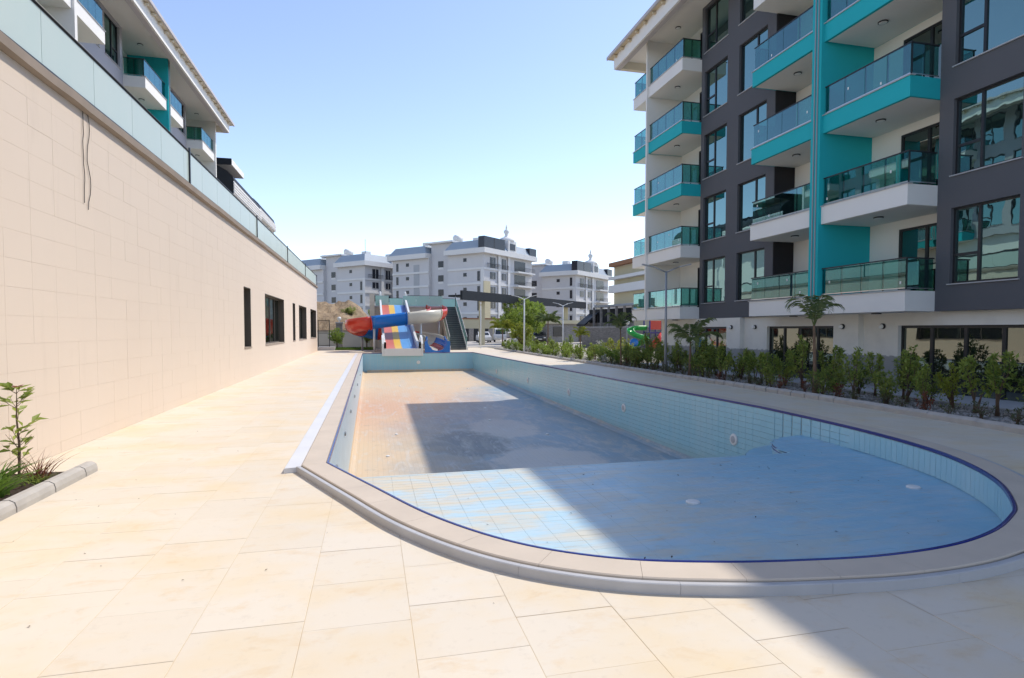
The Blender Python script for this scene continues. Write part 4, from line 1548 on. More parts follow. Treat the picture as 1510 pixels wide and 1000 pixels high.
def palm(label, loc, trunk_h, nfr, flen, rise, seed, mat='leaf_palm', lw=0.011, trunk_r=0.085, leaflets=46, group=None, droop=1.35, wide=0.3, low=0.75):
    r_ = random.Random(seed)
    t = thing('palm_tree', label, 'palm', loc, group)
    base = Vector(loc)
    tb = MB()
    n = 14
    path, rad = [], []
    lean = Vector((r_.uniform(-0.06, 0.06), r_.uniform(-0.06, 0.06), 0))
    for k in range(n + 1):
        q = k / n
        path.append(base + lean * q + Vector((0, 0, -0.04 + (trunk_h + 0.04) * q)))
        rad.append(trunk_r * (1.5 - 0.9 * min(1, q * 2.5) if q < 0.25 else 0.96 - 0.45 * q) * (1.05 if k % 2 else 0.93))
    tb.tube(path, rad, 12)
    obj('trunk', tb, 'palm_bark', t, smooth=True)
    top = path[-1]
    for k in range(nfr):
        a_ = k * 2.39996 + r_.uniform(-0.25, 0.25)
        e = R(rise) - (k / nfr) * R(rise * low) + r_.uniform(-0.12, 0.12)
        L = flen * r_.uniform(0.82, 1.1)
        mb = MB()
        hd = Vector((math.cos(a_), math.sin(a_), 0))
        p = top + Vector((0, 0, -0.05))
        ang = e
        pts = [p]
        seg = 14
        for j in range(seg):
            ang -= (droop + 0.5 * (k / nfr)) / seg * (0.08 + 2.6 * (j / seg) ** 1.8)
            p = p + (hd * math.cos(ang) + Vector((0, 0, math.sin(ang)))) * (L / seg)
            pts.append(p)
        mb.tube(pts, [0.014 * (1 - 0.9 * j / seg) for j in range(seg + 1)], 5)
        side = hd.cross(Vector((0, 0, 1)))
        for j in range(leaflets):
            q = 0.16 + 0.84 * j / leaflets
            i_ = min(int(q * seg), seg - 1)
            b0 = pts[i_].lerp(pts[i_ + 1], q * seg - i_)
            dr = (pts[i_ + 1] - pts[i_]).normalized()
            ll = L * wide * math.sin(math.pi * min(0.97, 0.12 + q * 0.85)) + 0.05
            for s_ in (-1, 1):
                d = side * s_ * 0.9 + dr * 0.75 + Vector((0, 0, r_.uniform(-0.45, 0.15)))
                d.normalize()
                mid = b0 + d * ll * 0.5
                tip = b0 + d * ll * 0.95 + Vector((0, 0, -ll * r_.uniform(0.2, 0.42)))
                wv = dr * lw
                mb.add([b0, mid + wv, tip, mid - wv], [(0, 1, 2), (0, 2, 3)])
        obj('frond', mb, mat, t, fix=False)
    return t


palm('tall feathery palm with reddish brown trunk standing before the teal fin', (11.52, 13.25, 0.02), 1.85, 9, 1.4, 90, 1, lw=0.0035, trunk_r=0.06, leaflets=17, droop=3.1, wide=0.17, low=0.3)
palm('short palm with broad arching fronds beside the grey lamp post', (11.4, 19.4, 0.02), 1.35, 8, 1.35, 74, 2, lw=0.009, trunk_r=0.06, leaflets=28, droop=1.8, wide=0.24)
palm('slender palm with drooping fronds at the far end of the shaded strip', (11.35, 25.4, 0.02), 1.75, 10, 1.25, 88, 3, lw=0.006, trunk_r=0.045, leaflets=22, droop=2.8, wide=0.2, low=0.4)
palm('small pale green palm in the sunlit planting strip', (11.4, 31.0, 0.02), 1.45, 9, 0.75, 80, 4, mat='leaf_yellow', lw=0.009, trunk_r=0.045, leaflets=30, droop=1.9, wide=0.25)
p = at(808, 500, 58)
palm('drooping palm beside the large round tree', (p.x, p.y, 0), 2.6, 14, 1.6, 60, 5, lw=0.02, trunk_r=0.1)
p = at(741, 500, 62)
palm('yellowish palm beside the white van', (p.x, p.y, 0), 1.9, 11, 1.9, 68, 6, mat='leaf_yellow', lw=0.03, trunk_r=0.09)


def tree(name, label, loc, h, w_, nleaf, mat, seed, L=0.16, lw=0.05, trunk=0.35, cat='tree', squash=0.8):
    r_ = random.Random(seed)
    t = thing(name, label, cat, loc)
    b0 = Vector(loc)
    tb = MB()
    ends = []
    for k in range(7):
        a_ = k * 0.9 + r_.uniform(-0.3, 0.3)
        e = b0 + Vector((math.cos(a_) * w_ * 0.5 * r_.uniform(0.4, 1), math.sin(a_) * w_ * 0.5 * r_.uniform(0.4, 1), h * r_.uniform(0.55, 0.85)))
        f = b0 + Vector((0, 0, h * trunk))
        tb.tube([b0 + Vector((0, 0, -0.05)), f, f.lerp(e, 0.5) + rvec(r_) * 0.1, e], [h * 0.032, h * 0.025, h * 0.014, h * 0.004], 7)
        ends.append(e)
    obj('trunk', tb, 'bark', t, smooth=True)
    cl = []
    for k in range(34):
        d = rvec(r_)
        while d.length > 1:
            d = rvec(r_)
        c = b0 + Vector((d.x * w_ * 0.5, d.y * w_ * 0.5, h * (0.60 + 0.33 * d.z)))
        cl.append((c, w_ * r_.uniform(0.09, 0.17)))
    lf = MB()
    for k in range(nleaf):
        c, rad = r_.choice(cl)
        d = rvec(r_).normalized()
        q = c + d * rad * r_.uniform(0.55, 1.05)
        leaf(lf, q, d + rvec(r_) * 0.7 + Vector((0, 0, -0.2)), rvec(r_), L * r_.uniform(0.6, 1.2), lw)
    obj('crown', lf, mat, t, fix=False)
    return t


p = at(770, 498, 72)
tree('round_tree', 'large round leafy tree behind the sunlit planting strip', (p.x, p.y, 0), 5.6, 5.8, 11000, 'leaf_lime', 3, 0.24, 0.07, 0.25)
p = at(497, 514, 53.5)
tree('young_tree', 'young bright green tree on the grass near the wall corner', (p.x, p.y, 0), 1.95, 1.25, 1900, 'leaf_lime', 4, 0.12, 0.035, 0.3)
p = at(541, 514, 54)
tree('young_tree', 'young tree half hidden behind the red and blue slide', (p.x, p.y, 0), 1.9, 1.1, 1300, 'leaf_lime', 5, 0.12, 0.035, 0.3)
p = at(769, 510, 46)
tree('golden_bush', 'tall golden yellow bush at the foot of the white lamp post', (p.x, p.y, 0), 2.6, 1.5, 2200, 'leaf_yellow', 6, 0.14, 0.045, 0.2, 'shrub')
p = at(549, 478, 90)
tree('dark_tree', 'dark conical tree before the left background block', (p.x, p.y, 0), 5.0, 2.4, 3000, 'leaf_dark', 7, 0.2, 0.06, 0.2)
tree('dark_tree', 'dark green climbing tree by the sloping canopy far right', (at(880, 480, 78).x, at(880, 480, 78).y, 0), 4.2, 2.4, 2600, 'leaf_dark', 8, 0.2, 0.06, 0.2)


# ------------------------------------------------------------------ lamp posts
def lamp_post(label, loc, h, mat, az=0.0, r=0.045, arm=0.95):
    t = thing('lamp_post', label, 'lamp', loc)
    b0 = Vector(loc)
    obj('base_plate', MB().box(b0.x - 0.11, b0.x + 0.11, b0.y - 0.11, b0.y + 0.11, b0.z - 0.02, b0.z + 0.025), mat, t)
    obj('pole', MB().tube([b0 + Vector((0, 0, 0.02)), b0 + Vector((0, 0, h * 0.5)), b0 + Vector((0, 0, h))], [r * 1.25, r * 1.05, r * 0.85], 12), mat, t, smooth=True)
    for s_ in (-1, 1):
        d = Vector((math.cos(az) * s_, math.sin(az) * s_, 0))
        a0 = b0 + Vector((0, 0, h - 0.04))
        a1 = a0 + d * arm * 0.5 + Vector((0, 0, arm * 0.22))
        ar = obj('arm', MB().tube([a0, a1], [r * 0.6, r * 0.5], 8), mat, t, smooth=True)
        n_ = Vector((-d.y, d.x, 0)) * 0.08
        e = a1 + d * arm * 0.5 + Vector((0, 0, arm * 0.11))
        up_ = Vector((0, 0, 0.02))
        mb = MB().add([a1 - n_ * 0.6 - up_, a1 + n_ * 0.6 - up_, e + n_ - up_, e - n_ - up_, a1 - n_ * 0.6 + up_, a1 + n_ * 0.6 + up_, e + n_ + up_, e - n_ + up_],
                      [(0, 1, 2, 3), (4, 7, 6, 5), (0, 4, 5, 1), (1, 5, 6, 2), (2, 6, 7, 3), (3, 7, 4, 0)])
        obj('lamp_head', mb, mat, ar)
    return t


lamp_post('grey double-armed lamp post standing behind the kerb by the corner of the grey building', (11.22, 20.9, 0.02), 4.0, 'pole_grey', -YAW)
p = at(773, 510, 43)
lamp_post('white double-armed lamp post before the large round tree', (p.x, p.y, 0), 4.0, 'pole_white', -YAW, 0.055)
p = at(830, 505, 55)
lamp_post('white double-armed lamp post before the stone gatehouse', (p.x, p.y, 0), 4.0, 'pole_white', -YAW, 0.055)
p = at(709, 505, 55)
lamp_post('thin white lamp post beside the dark stairs', (p.x, p.y, 0), 4.0, 'pole_white', R(80), 0.045)

# ------------------------------------------------------------------ slide terrace, stairs and slides
ter = thing('slide_terrace', 'raised terrace with beige wall and green glass railing behind the slides', 'terrace', (3.5, 57, 0))
TZ = 3.95
obj('terrace_wall', BX(0.3, 6.52, 55.25, 60, -0.1, TZ - 0.14), 'terrace_wall', ter)
obj('terrace_wall', BX(6.521, 8.4, 57.05, 60, -0.1, TZ - 0.14), 'terrace_wall', ter)
obj('floor_slab', BX(0.2, 6.55, 55.1, 60.1, TZ - 0.139, TZ), 'sill_stone', ter)
obj('floor_slab', BX(6.551, 8.5, 57.0, 60.1, TZ - 0.139, TZ), 'sill_stone', ter)
for k in range(5):
    x0 = 0.35 + k * 1.24
    if 0.6 < x0 < 2.6:
        continue
    obj('glass_panel', BX(x0 + 0.02, x0 + 1.22, 55.2, 55.215, TZ + 0.06, TZ + 0.92), 'green_glass', ter)
for k in range(6):
    x0 = 0.4 + k * 1.33
    obj('glass_panel', BX(x0 + 0.02, x0 + 1.31, 59.8, 59.815, TZ + 0.06, TZ + 0.92), 'green_glass', ter)
obj('railing', BX(3.3, 6.55, 55.19, 55.225, TZ + 0.93, TZ + 0.97), 'frame_dark', ter)
obj('railing', BX(0.35, 8.4, 59.79, 59.825, TZ + 0.93, TZ + 0.97), 'frame_dark', ter)
obj('corner_post', BX(6.5, 6.58, 56.9, 57.0, TZ, TZ + 1.25), 'frame_dark', ter)
obj('corner_post', BX(7.98, 8.08, 56.95, 57.05, TZ, TZ + 1.35), 'frame_dark', ter)
obj('end_pillar', BX(-0.15, 0.29, 55.0, 55.5, -0.1, 5.0), 'cream_render', ter)

stair = thing('staircase', 'dark granite staircase with glass sides climbing to the slide terrace', 'stairs', (7.3, 50, 0))
NS = 23
for k in range(NS):
    y0 = 50 + 7.0 * k / NS
    z1 = TZ * (k + 1) / NS
    obj('tread', BX(6.60, 7.95, y0 - 0.02, y0 + 7.0 / NS + 0.03, z1 - 0.035, z1), 'granite_tread', stair)
    obj('riser', BX(6.62, 7.93, y0, y0 + 0.02, z1 - TZ / NS, z1 - 0.036), 'granite_dark', stair)
for x0, x1 in ((6.45, 6.598), (7.952, 8.1)):
    obj('stringer', MB().prism([(49.9, -0.1), (50.1, 0.25), (57.05, TZ + 0.12), (57.05, TZ - 0.6), (51.0, -0.1)], 0, x0, x1), 'terrace_wall', stair)
    xm = (x0 + x1) / 2
    for k in range(5):
        ya, yb = 50.1 + k * 1.38 + 0.02, 50.1 + (k + 1) * 1.38 - 0.02
        za, zb = 0.25 + (ya - 50.1) * 0.5497, 0.25 + (yb - 50.1) * 0.5497
        obj('glass_panel', MB().prism([(ya, za + 0.03), (yb, zb + 0.03), (yb, zb + 0.9), (ya, za + 0.9)], 0, xm - 0.006, xm + 0.006), 'green_glass', stair)
    obj('handrail', MB().tube([(xm, 50.0, 1.12), (xm, 57.0, TZ + 1.0)], 0.025, 8), 'pole_grey', stair)
obj('stair_mass', MB().prism([(50.02, -0.1), (50.4, 0.02), (57.04, TZ - 0.3), (57.04, -0.1)], 0, 6.62, 7.93), 'terrace_wall', stair)

PROF = [(55.6, 4.02), (55.0, 4.0), (54.2, 3.78), (52.0, 2.95), (49.0, 1.88), (46.5, 1.05), (44.8, 0.58), (43.6, 0.40), (42.6, 0.37), (42.25, 0.37)]
PROF = catmull(PROF, 0.35)


def sl(fx, k, dz=0.0):
    y_, z_ = PROF[k]
    q = (y_ - 42.25) / (55.6 - 42.25)
    xa, xb = 1.0 - 0.12 * q, 3.28 - 0.28 * q
    return (xa + (xb - xa) * fx, y_, z_ + dz)


ms = thing('racing_slide', 'straight white pool slide with coral, yellow and blue lanes', 'water slide', (2.1, 43, 0))
for nm, f0, f1, mt in (('lane', 0.0, 0.30, 'lane_coral'), ('lane', 0.302, 0.53, 'lane_yellow'), ('lane', 0.532, 0.80, 'lane_sky'), ('lane', 0.802, 1.0, 'lane_blue')):
    mb = MB()
    for k in range(len(PROF) - 1):
        mb.add([sl(f0, k), sl(f1, k), sl(f1, k + 1), sl(f0, k + 1)], [(0, 1, 2, 3)])
    obj(nm, mb, mt, ms)
mb = MB()
K = len(PROF)
ks = list(range(int(K * 0.48), int(K * 0.95)))
for a_, b_ in zip(ks[:-1], ks[1:]):
    def wx(k):
        t = (k - ks[0]) / (ks[-1] - ks[0])
        return 0.802 + 0.16 * math.sqrt(max(0, 1 - (2 * t - 0.75) ** 2)) if abs(2 * t - 0.75) < 1 else 0.802
    mb.add([sl(0.802, a_, 0.012), sl(wx(a_) + 0.001, a_, 0.012), sl(wx(b_) + 0.001, b_, 0.012), sl(0.802, b_, 0.012)], [(0, 1, 2, 3)])
obj('lane_print', mb, 'lane_sky', ms)
for sx, fx in ((-1, 0.0), (1, 1.0)):
    mb = MB()
    for k in range(K - 1):
        (x0, y0, z0), (x1, y1, z1) = sl(fx, k), sl(fx, k + 1)
        hh = 0.48
        xo0, xo1 = x0 + sx * 0.16, x1 + sx * 0.16
        mb.add([(x0, y0, z0 - 0.12), (x0, y0, z0 + hh), (xo0, y0, z0 + hh), (xo0, y0, z0 - 0.12), (x1, y1, z1 - 0.12), (x1, y1, z1 + hh), (xo1, y1, z1 + hh), (xo1, y1, z1 - 0.12)],
               [(0, 1, 5, 4), (1, 2, 6, 5), (2, 3, 7, 6), (3, 0, 4, 7)])
    mb.add([(0, 0, 0)], [])
    mb.v.pop()
    obj('side_wall', mb, 'slide_white', ms)
    x, y, z_ = sl(fx, 0)
    obj('top_post', MB().tube([(x + sx * 0.08, y, z_ - 0.2), (x + sx * 0.08, y, z_ + 1.15), (x + sx * 0.08, y, z_ + 1.25)], [0.11, 0.11, 0.03], 12), 'slide_white', ms, smooth=True)
    xb = sl(fx, K - 1)[0]
    obj('splash_wing', MB().prism([(42.05, -0.12), (42.05, 0.75), (42.5, 1.15), (43.3, 1.35), (43.9, 1.1), (43.9, -0.0)], 0, min(xb + sx * 0.161, xb + sx * 0.30), max(xb + sx * 0.161, xb + sx * 0.30)), 'slide_white', ms)
obj('splash_lip', BX(0.845, 3.435, 42.05, 42.26, -0.12, 0.40), 'slide_white', ms)
obj('under_frame', MB().prism([(43.9, 0.0), (43.9, 0.25), (55.2, 3.7), (55.2, 3.4), (45.0, 0.0)], 0, 1.1, 3.1), 'slide_ivory', ms)

TP = [(5.7, 54.6, 3.75), (5.75, 52.0, 3.5), (5.4, 49.4, 3.22), (4.2, 47.9, 3.02), (2.0, 47.45, 2.78), (0.2, 47.0, 2.55), (-0.6, 46.9, 2.40), (-1.2, 47.6, 2.25), (-1.25, 48.7, 2.08), (-0.6, 49.8, 1.88),
      (0.4, 50.3, 1.66), (2.2, 50.0, 1.48), (3.7, 49.2, 1.30), (4.6, 47.9, 1.12), (4.95, 46.4, 0.92), (4.8, 44.8, 0.92), (4.68, 43.6, 0.80), (4.66, 42.75, 0.78)]
TPS = catmull(TP, 0.22)


def half_pipe(pts, r_, a0, a1, n=16, th=0.04):
    mb = MB()
    rows = []
    for i, p in enumerate(pts):
        p = Vector(p)
        d = Vector(pts[min(i + 1, len(pts) - 1)]) - Vector(pts[max(i - 1, 0)])
        d.normalize()
        s = Vector((d.y, -d.x, 0)).normalized()
        u_ = s.cross(d)
        if u_.z < 0:
            u_ = -u_
        row = []
        for rad in (r_, r_ - th):
            for k in range(n + 1):
                a_ = a0 + (a1 - a0) * k / n
                row.append(p + s * math.cos(a_) * rad + u_ * math.sin(a_) * rad)
        rows.append(row)
    m_ = n + 1
    vs_ = [q for r__ in rows for q in r__]
    fs = []
    w_ = 2 * m_
    for i in range(len(rows) - 1):
        for k in range(n):
            fs.append((i * w_ + k, i * w_ + k + 1, (i + 1) * w_ + k + 1, (i + 1) * w_ + k))
            fs.append((i * w_ + m_ + k, (i + 1) * w_ + m_ + k, (i + 1) * w_ + m_ + k + 1, i * w_ + m_ + k + 1))
        for k in (0, n):
            fs.append((i * w_ + k, (i + 1) * w_ + k, (i + 1) * w_ + m_ + k, i * w_ + m_ + k))
    for i in (0, len(rows) - 1):
        for k in range(n):
            fs.append((i * w_ + k, i * w_ + m_ + k, i * w_ + m_ + k + 1, i * w_ + k + 1))
    return mb.add(vs_, fs)


tb = thing('flume_slide', 'winding red, white and blue half-pipe water slide crossing over the straight slide', 'water slide', (4.66, 43, 0))
nT = len(TPS)
secs = [(0.0, 0.10, 'slide_red'), (0.10, 0.225, 'slide_red'), (0.225, 0.325, 'slide_ivory'), (0.325, 0.435, 'slide_blue'), (0.435, 0.565, 'slide_red'), (0.565, 0.63, 'slide_blue'), (0.63, 0.74, 'slide_red'),
        (0.74, 0.86, 'slide_ivory'), (0.86, 1.0, 'slide_blue')]
for q0, q1, mt in secs:
    i0, i1 = int(q0 * (nT - 1)), int(q1 * (nT - 1))
    seg = TPS[i0:i1 + 1]
    so_ = obj('flume_section', half_pipe(seg, 0.76, R(-200), R(20)), mt, tb, smooth=True)
    obj('flange', half_pipe([seg[0], tuple(Vector(seg[0]).lerp(Vector(seg[1]), 0.3))], 0.81, R(-201), R(21), th=0.09), mt, so_)
i0 = int(0.80 * (nT - 1))
for a0, a1, mt in ((-178, -140, 'slide_blue'), (-138, -100, 'slide_red'), (-98, -60, 'slide_ivory'), (-58, -2, 'slide_blue')):
    obj('inner_stripe', half_pipe(TPS[i0:], 0.715, R(a0), R(a1), 6, 0.008), mt, tb, smooth=True)
p = TPS[-1]
front = [(p[0] - 0.92, 0.0), (p[0] - 0.92, 0.9)] + [(p[0] + 0.72 * math.cos(a_), p[2] + 0.12 + 0.70 * math.sin(a_)) for a_ in [math.pi + math.pi * k / 14 for k in range(15)]] + [(p[0] + 0.92, 0.9), (p[0] + 0.92, 0.0)]
obj('exit_frame', MB().prism(front, 1, 42.62, 42.72), 'slide_blue', tb)
for x, y, z_ in ((0.2, 47.0, 1.95), (-0.75, 49.95, 1.3), (3.9, 47.85, 2.35), (5.75, 51.6, 2.85), (2.2, 50.0, 0.9)):
    obj('support_post', MB().tube([(x, y, 0), (x, y, z_)], 0.085, 12), 'pole_white' if y < 48 else 'pole_grey', tb, smooth=True)

# ------------------------------------------------------------------ far side: lawn, boundary wall, mound, railing gate
struct('lawn_soil', BX(-4.6, 0.2, 51.2, 55.0, -0.05, 0.02), 'soil')
mb = MB()
r_ = random.Random(31)
for k in range(9000):
    p = Vector((r_.uniform(-4.55, 0.15), r_.uniform(51.25, 54.9), 0.02))
    leaf(mb, p, Vector((r_.uniform(-0.4, 0.4), r_.uniform(-0.4, 0.4), 1)), rvec(r_), r_.uniform(0.08, 0.2), 0.012)
tag(obj('grass', mb, 'leaf_grass', fix=False), 'short green lawn behind the slide pool', 'grass', kind='stuff')


def wallbox(p, q, depth, z0, z1, mb=None):
    """upright slab from p to q (ground points), depth away from the camera side"""
    d = Vector((q[0] - p[0], q[1] - p[1], 0)).normalized()
    n_ = Vector((-d.y, d.x, 0))
    if n_.dot(Vector((p[0], p[1], 0))) < 0:
        n_ = -n_
    a_ = Vector((p[0], p[1], 0))
    b_ = Vector((q[0], q[1], 0))
    mb = mb or MB()
    vs_ = [v + Vector((0, 0, z_)) for z_ in (z0, z1) for v in (a_, b_, b_ + n_ * depth, a_ + n_ * depth)]
    return mb.add(vs_, [(0, 3, 2, 1), (4, 5, 6, 7), (0, 1, 5, 4), (1, 2, 6, 5), (2, 3, 7, 6), (3, 0, 4, 7)])


bw = thing('boundary_wall', 'plain beige boundary wall below the earth mound', 'wall', (-3, 60, 0))
obj('wall', wallbox((-9, 60.0), (0.25, 60.0), 0.25, -0.1, 1.55), 'terrace_wall', bw)
obj('coping', wallbox((-9, 59.95), (0.25, 59.95), 0.35, 1.552, 1.68), 'wall_ledge', bw)
gp = at(500.5, 487, 58.5)
gl = thing('gate_pillar', 'grey stone pillar with a white globe lamp on top', 'pillar', (gp.x, gp.y, 0))
obj('shaft', BX(gp.x - 0.3, gp.x + 0.3, gp.y - 0.3, gp.y + 0.3, -0.1, 2.35), 'stone_cladding', gl)
obj('cap', BX(gp.x - 0.36, gp.x + 0.36, gp.y - 0.36, gp.y + 0.36, 2.351, 2.45), 'sill_stone', gl)
obj('globe_lamp', MB().lathe([(0.05, 2.45), (0.06, 2.6)] + [(0.19 * math.sin(t * math.pi / 10), 2.78 - 0.19 * math.cos(t * math.pi / 10)) for t in range(1, 10)] + [(0.01, 2.97)], (gp.x, gp.y, 0), 14), 'lamp_white', gl, smooth=True)
gt = thing('railing_gate', 'thin black steel gate frame at the far corner of the beige wall', 'gate', (-4.1, 51.5, 0))
for x in (-4.35, -3.45):
    obj('post', BX(x - 0.03, x + 0.03, 51.47, 51.53, 0.3, 2.55), 'frame_dark', gt)
for z_ in (0.4, 1.45, 2.5):
    obj('crossbar', BX(-4.319, -3.481, 51.48, 51.52, z_ - 0.02, z_ + 0.02), 'frame_dark', gt)
obj('threshold', BX(-4.6, -3.0, 51.0, 52.0, -0.05, 0.3), 'sill_stone', gt)
# earth mound
mb = MB()
nx, nyy = 46, 20
mvs = []
for j in range(nyy + 1):
    for i in range(nx + 1):
        x, y = -13 + 17 * i / nx, 66 + 16 * j / nyy
        e = min(1, (i / nx) * 5) * min(1, (1 - i / nx) * 2.6) * math.sin(math.pi * min(1, 0.04 + j / nyy * 0.96)) ** 0.6
        hh = 5.0 * e + 1.2 * noise.noise(Vector((x * 0.35, y * 0.35, 2))) * e + 0.5 * noise.noise(Vector((x * 1.2, y * 1.2, 5))) * e
        mvs.append((x, y, hh - 0.2))
mb.add(mvs, [(j * (nx + 1) + i, j * (nx + 1) + i + 1, (j + 1) * (nx + 1) + i + 1, (j + 1) * (nx + 1) + i) for j in range(nyy) for i in range(nx)])
struct('earth_mound', mb, 'rubble')
for k, (px, py) in enumerate(((518, 457), (509, 460))):
    p = at(px, py, 70)
    s_, l_ = KIND['laurel'][0][k]
    t = thing('mound_bush', 'small green bush growing on top of the earth mound', 'shrub', (p.x, p.y, p.z - 0.6), 'bushes on the earth mound')
    t.scale = (1.6, 1.6, 1.0)
    link('stem', s_, None, t)
    link('foliage', l_, None, t)

# dark canopy, cream columns
cp = thing('entrance_canopy', 'long charcoal flat canopy on cream columns behind the trees', 'canopy', (20, 74, 0))
cL, cR = (9.5, 62.3), (32.2, 85.1)
obj('fascia', wallbox(cL, cR, 0.3, 4.95, 5.95), 'charcoal_sheet', cp)
d = Vector((cR[0] - cL[0], cR[1] - cL[1], 0)).normalized()
n_ = Vector((-d.y, d.x, 0))
obj('roof_sheet', wallbox((cL[0] + n_.x * 0.301, cL[1] + n_.y * 0.301), (cR[0] + n_.x * 0.301, cR[1] + n_.y * 0.301), 1.6, 5.3, 5.5), 'charcoal_sheet', cp)
for q in (0.16, 0.5, 0.84):
    p = Vector((cL[0], cL[1], 0)) + d * (32.1 * q) + n_ * 1.0
    obj('column', BX(p.x - 0.3, p.x + 0.3, p.y - 0.3, p.y + 0.3, -0.1, 5.29), 'block_cream', cp)

# gatehouse and fence behind the plants
gh = thing('gatehouse', 'low stone clad gatehouse with a flat cream roof', 'building', (30, 80, 0))
a0, a1 = at(806, 500, 80), at(866, 500, 86)
obj('wall', wallbox((a0.x, a0.y), (a1.x, a1.y), 4.0, -0.1, 2.55), 'stone_cladding', gh)
obj('roof', wallbox((a0.x - 0.4, a0.y - 0.5), (a1.x + 0.3, a1.y - 0.4), 5.0, 2.551, 3.05), 'block_cream', gh)
dd = (a1 - a0)
nn = Vector((dd.y, -dd.x, 0)).normalized()
for q0, q1, z0, z1, nm in ((0.15, 0.38, 0.8, 2.1, 'window'), (0.78, 0.92, 0.0, 2.2, 'door')):
    s0, s1 = a0 + dd * q0 + nn * 0.06, a0 + dd * q1 + nn * 0.06
    obj(nm, wallbox((s0.x, s0.y), (s1.x, s1.y), 0.12, z0, z1), 'block_window', gh)
fw_ = thing('boundary_wall', 'long grey boundary wall behind the sunlit planting strip', 'wall', (28, 60, 0))
q0, q1 = at(858, 505, 60), at(985, 505, 52)
obj('wall', wallbox((q0.x, q0.y), (q1.x, q1.y), 0.25, -0.1, 1.95), 'stone_cladding', fw_)
obj('coping', wallbox((q0.x, q0.y - 0.06), (q1.x, q1.y - 0.06), 0.4, 1.951, 2.03), 'sill_stone', fw_)
gl2 = at(924.5, 478, 50)
g2 = thing('globe_lamp', 'white globe lamp on a short post above the grey boundary wall', 'lamp', (gl2.x, gl2.y, 0))
obj('post', MB().tube([(gl2.x, gl2.y, 0), (gl2.x, gl2.y, 2.2)], 0.05, 8), 'pole_grey', g2)
obj('globe', MB().lathe([(0.22 * math.sin(t * math.pi / 10) + 0.005, 2.35 - 0.22 * math.cos(t * math.pi / 10)) for t in range(0, 11)], (gl2.x, gl2.y, 0), 14), 'lamp_white', g2, smooth=True)
fe = thing('yard_fence', 'dark panelled yard wall with red brown coping beside the staircase', 'fence', (12, 88, 0))
q0, q1 = at(684, 500, 88), at(727, 500, 92)
dd = q1 - q0
for k in range(6):
    s0, s1 = q0 + dd * (k / 6 + 0.008), q0 + dd * ((k + 1) / 6 - 0.008)
    obj('panel', wallbox((s0.x, s0.y), (s1.x, s1.y), 0.1, -0.1, 1.9), 'stone_cladding' if k % 2 else 'charcoal_sheet', fe)
obj('back_wall', wallbox((q0.x - 3, q0.y + 4), (q1.x + 2, q1.y + 4), 0.2, -0.1, 3.4), 'block_cream', fe)
obj('coping', wallbox((q0.x - 3, q0.y + 3.9), (q1.x + 2, q1.y + 3.9), 0.4, 3.401, 3.6), 'ochre_clay', fe)
sc = thing('shelter', 'flat dark roofed shelter beyond the slender palm', 'shelter', (38, 72, 0))
q0, q1 = at(876, 480, 74), at(950, 480, 66)
obj('roof', wallbox((q0.x, q0.y), (q1.x, q1.y), 4, 4.5, 4.75), 'pole_grey', sc)
for q in (0.04, 0.2, 0.36, 0.52, 0.68, 0.84):
    p = q0.lerp(q1, q)
    obj('post', BX(p.x - 0.12, p.x + 0.12, p.y + 0.5, p.y + 0.74, -0.1, 4.49), 'stone_cladding', sc)
obj('dark_screen', wallbox((q0.x + 0.5, q0.y + 3), (q1.x, q1.y + 3), 0.2, 2.6, 4.3), 'charcoal_sheet', sc)
obj('back_wall', wallbox((q0.x, q0.y + 3.3), (q1.x, q1.y + 3.3), 0.2, -0.1, 2.59), 'stone_cladding', sc)
aw = thing('sloping_canopy', 'sloping dark glazed canopy rising beside the gatehouse', 'canopy', (34, 76, 0))
q0, q1 = at(862, 481, 74), at(883, 463, 75)
mb = MB()
pts = [q0, q1, q1 + Vector((0, 3, 0)), q0 + Vector((0, 3, 0))]
mb.add(pts + [p + Vector((0, 0, 0.25)) for p in pts], [(0, 3, 2, 1), (4, 5, 6, 7), (0, 1, 5, 4), (1, 2, 6, 5), (2, 3, 7, 6), (3, 0, 4, 7)])
obj('roof', mb, 'charcoal_sheet', aw)
for p in (q0, q1):
    obj('post', MB().tube([(p.x, p.y + 0.2, 0), (p.x, p.y + 0.2, p.z)], 0.08, 8), 'pole_grey', aw)


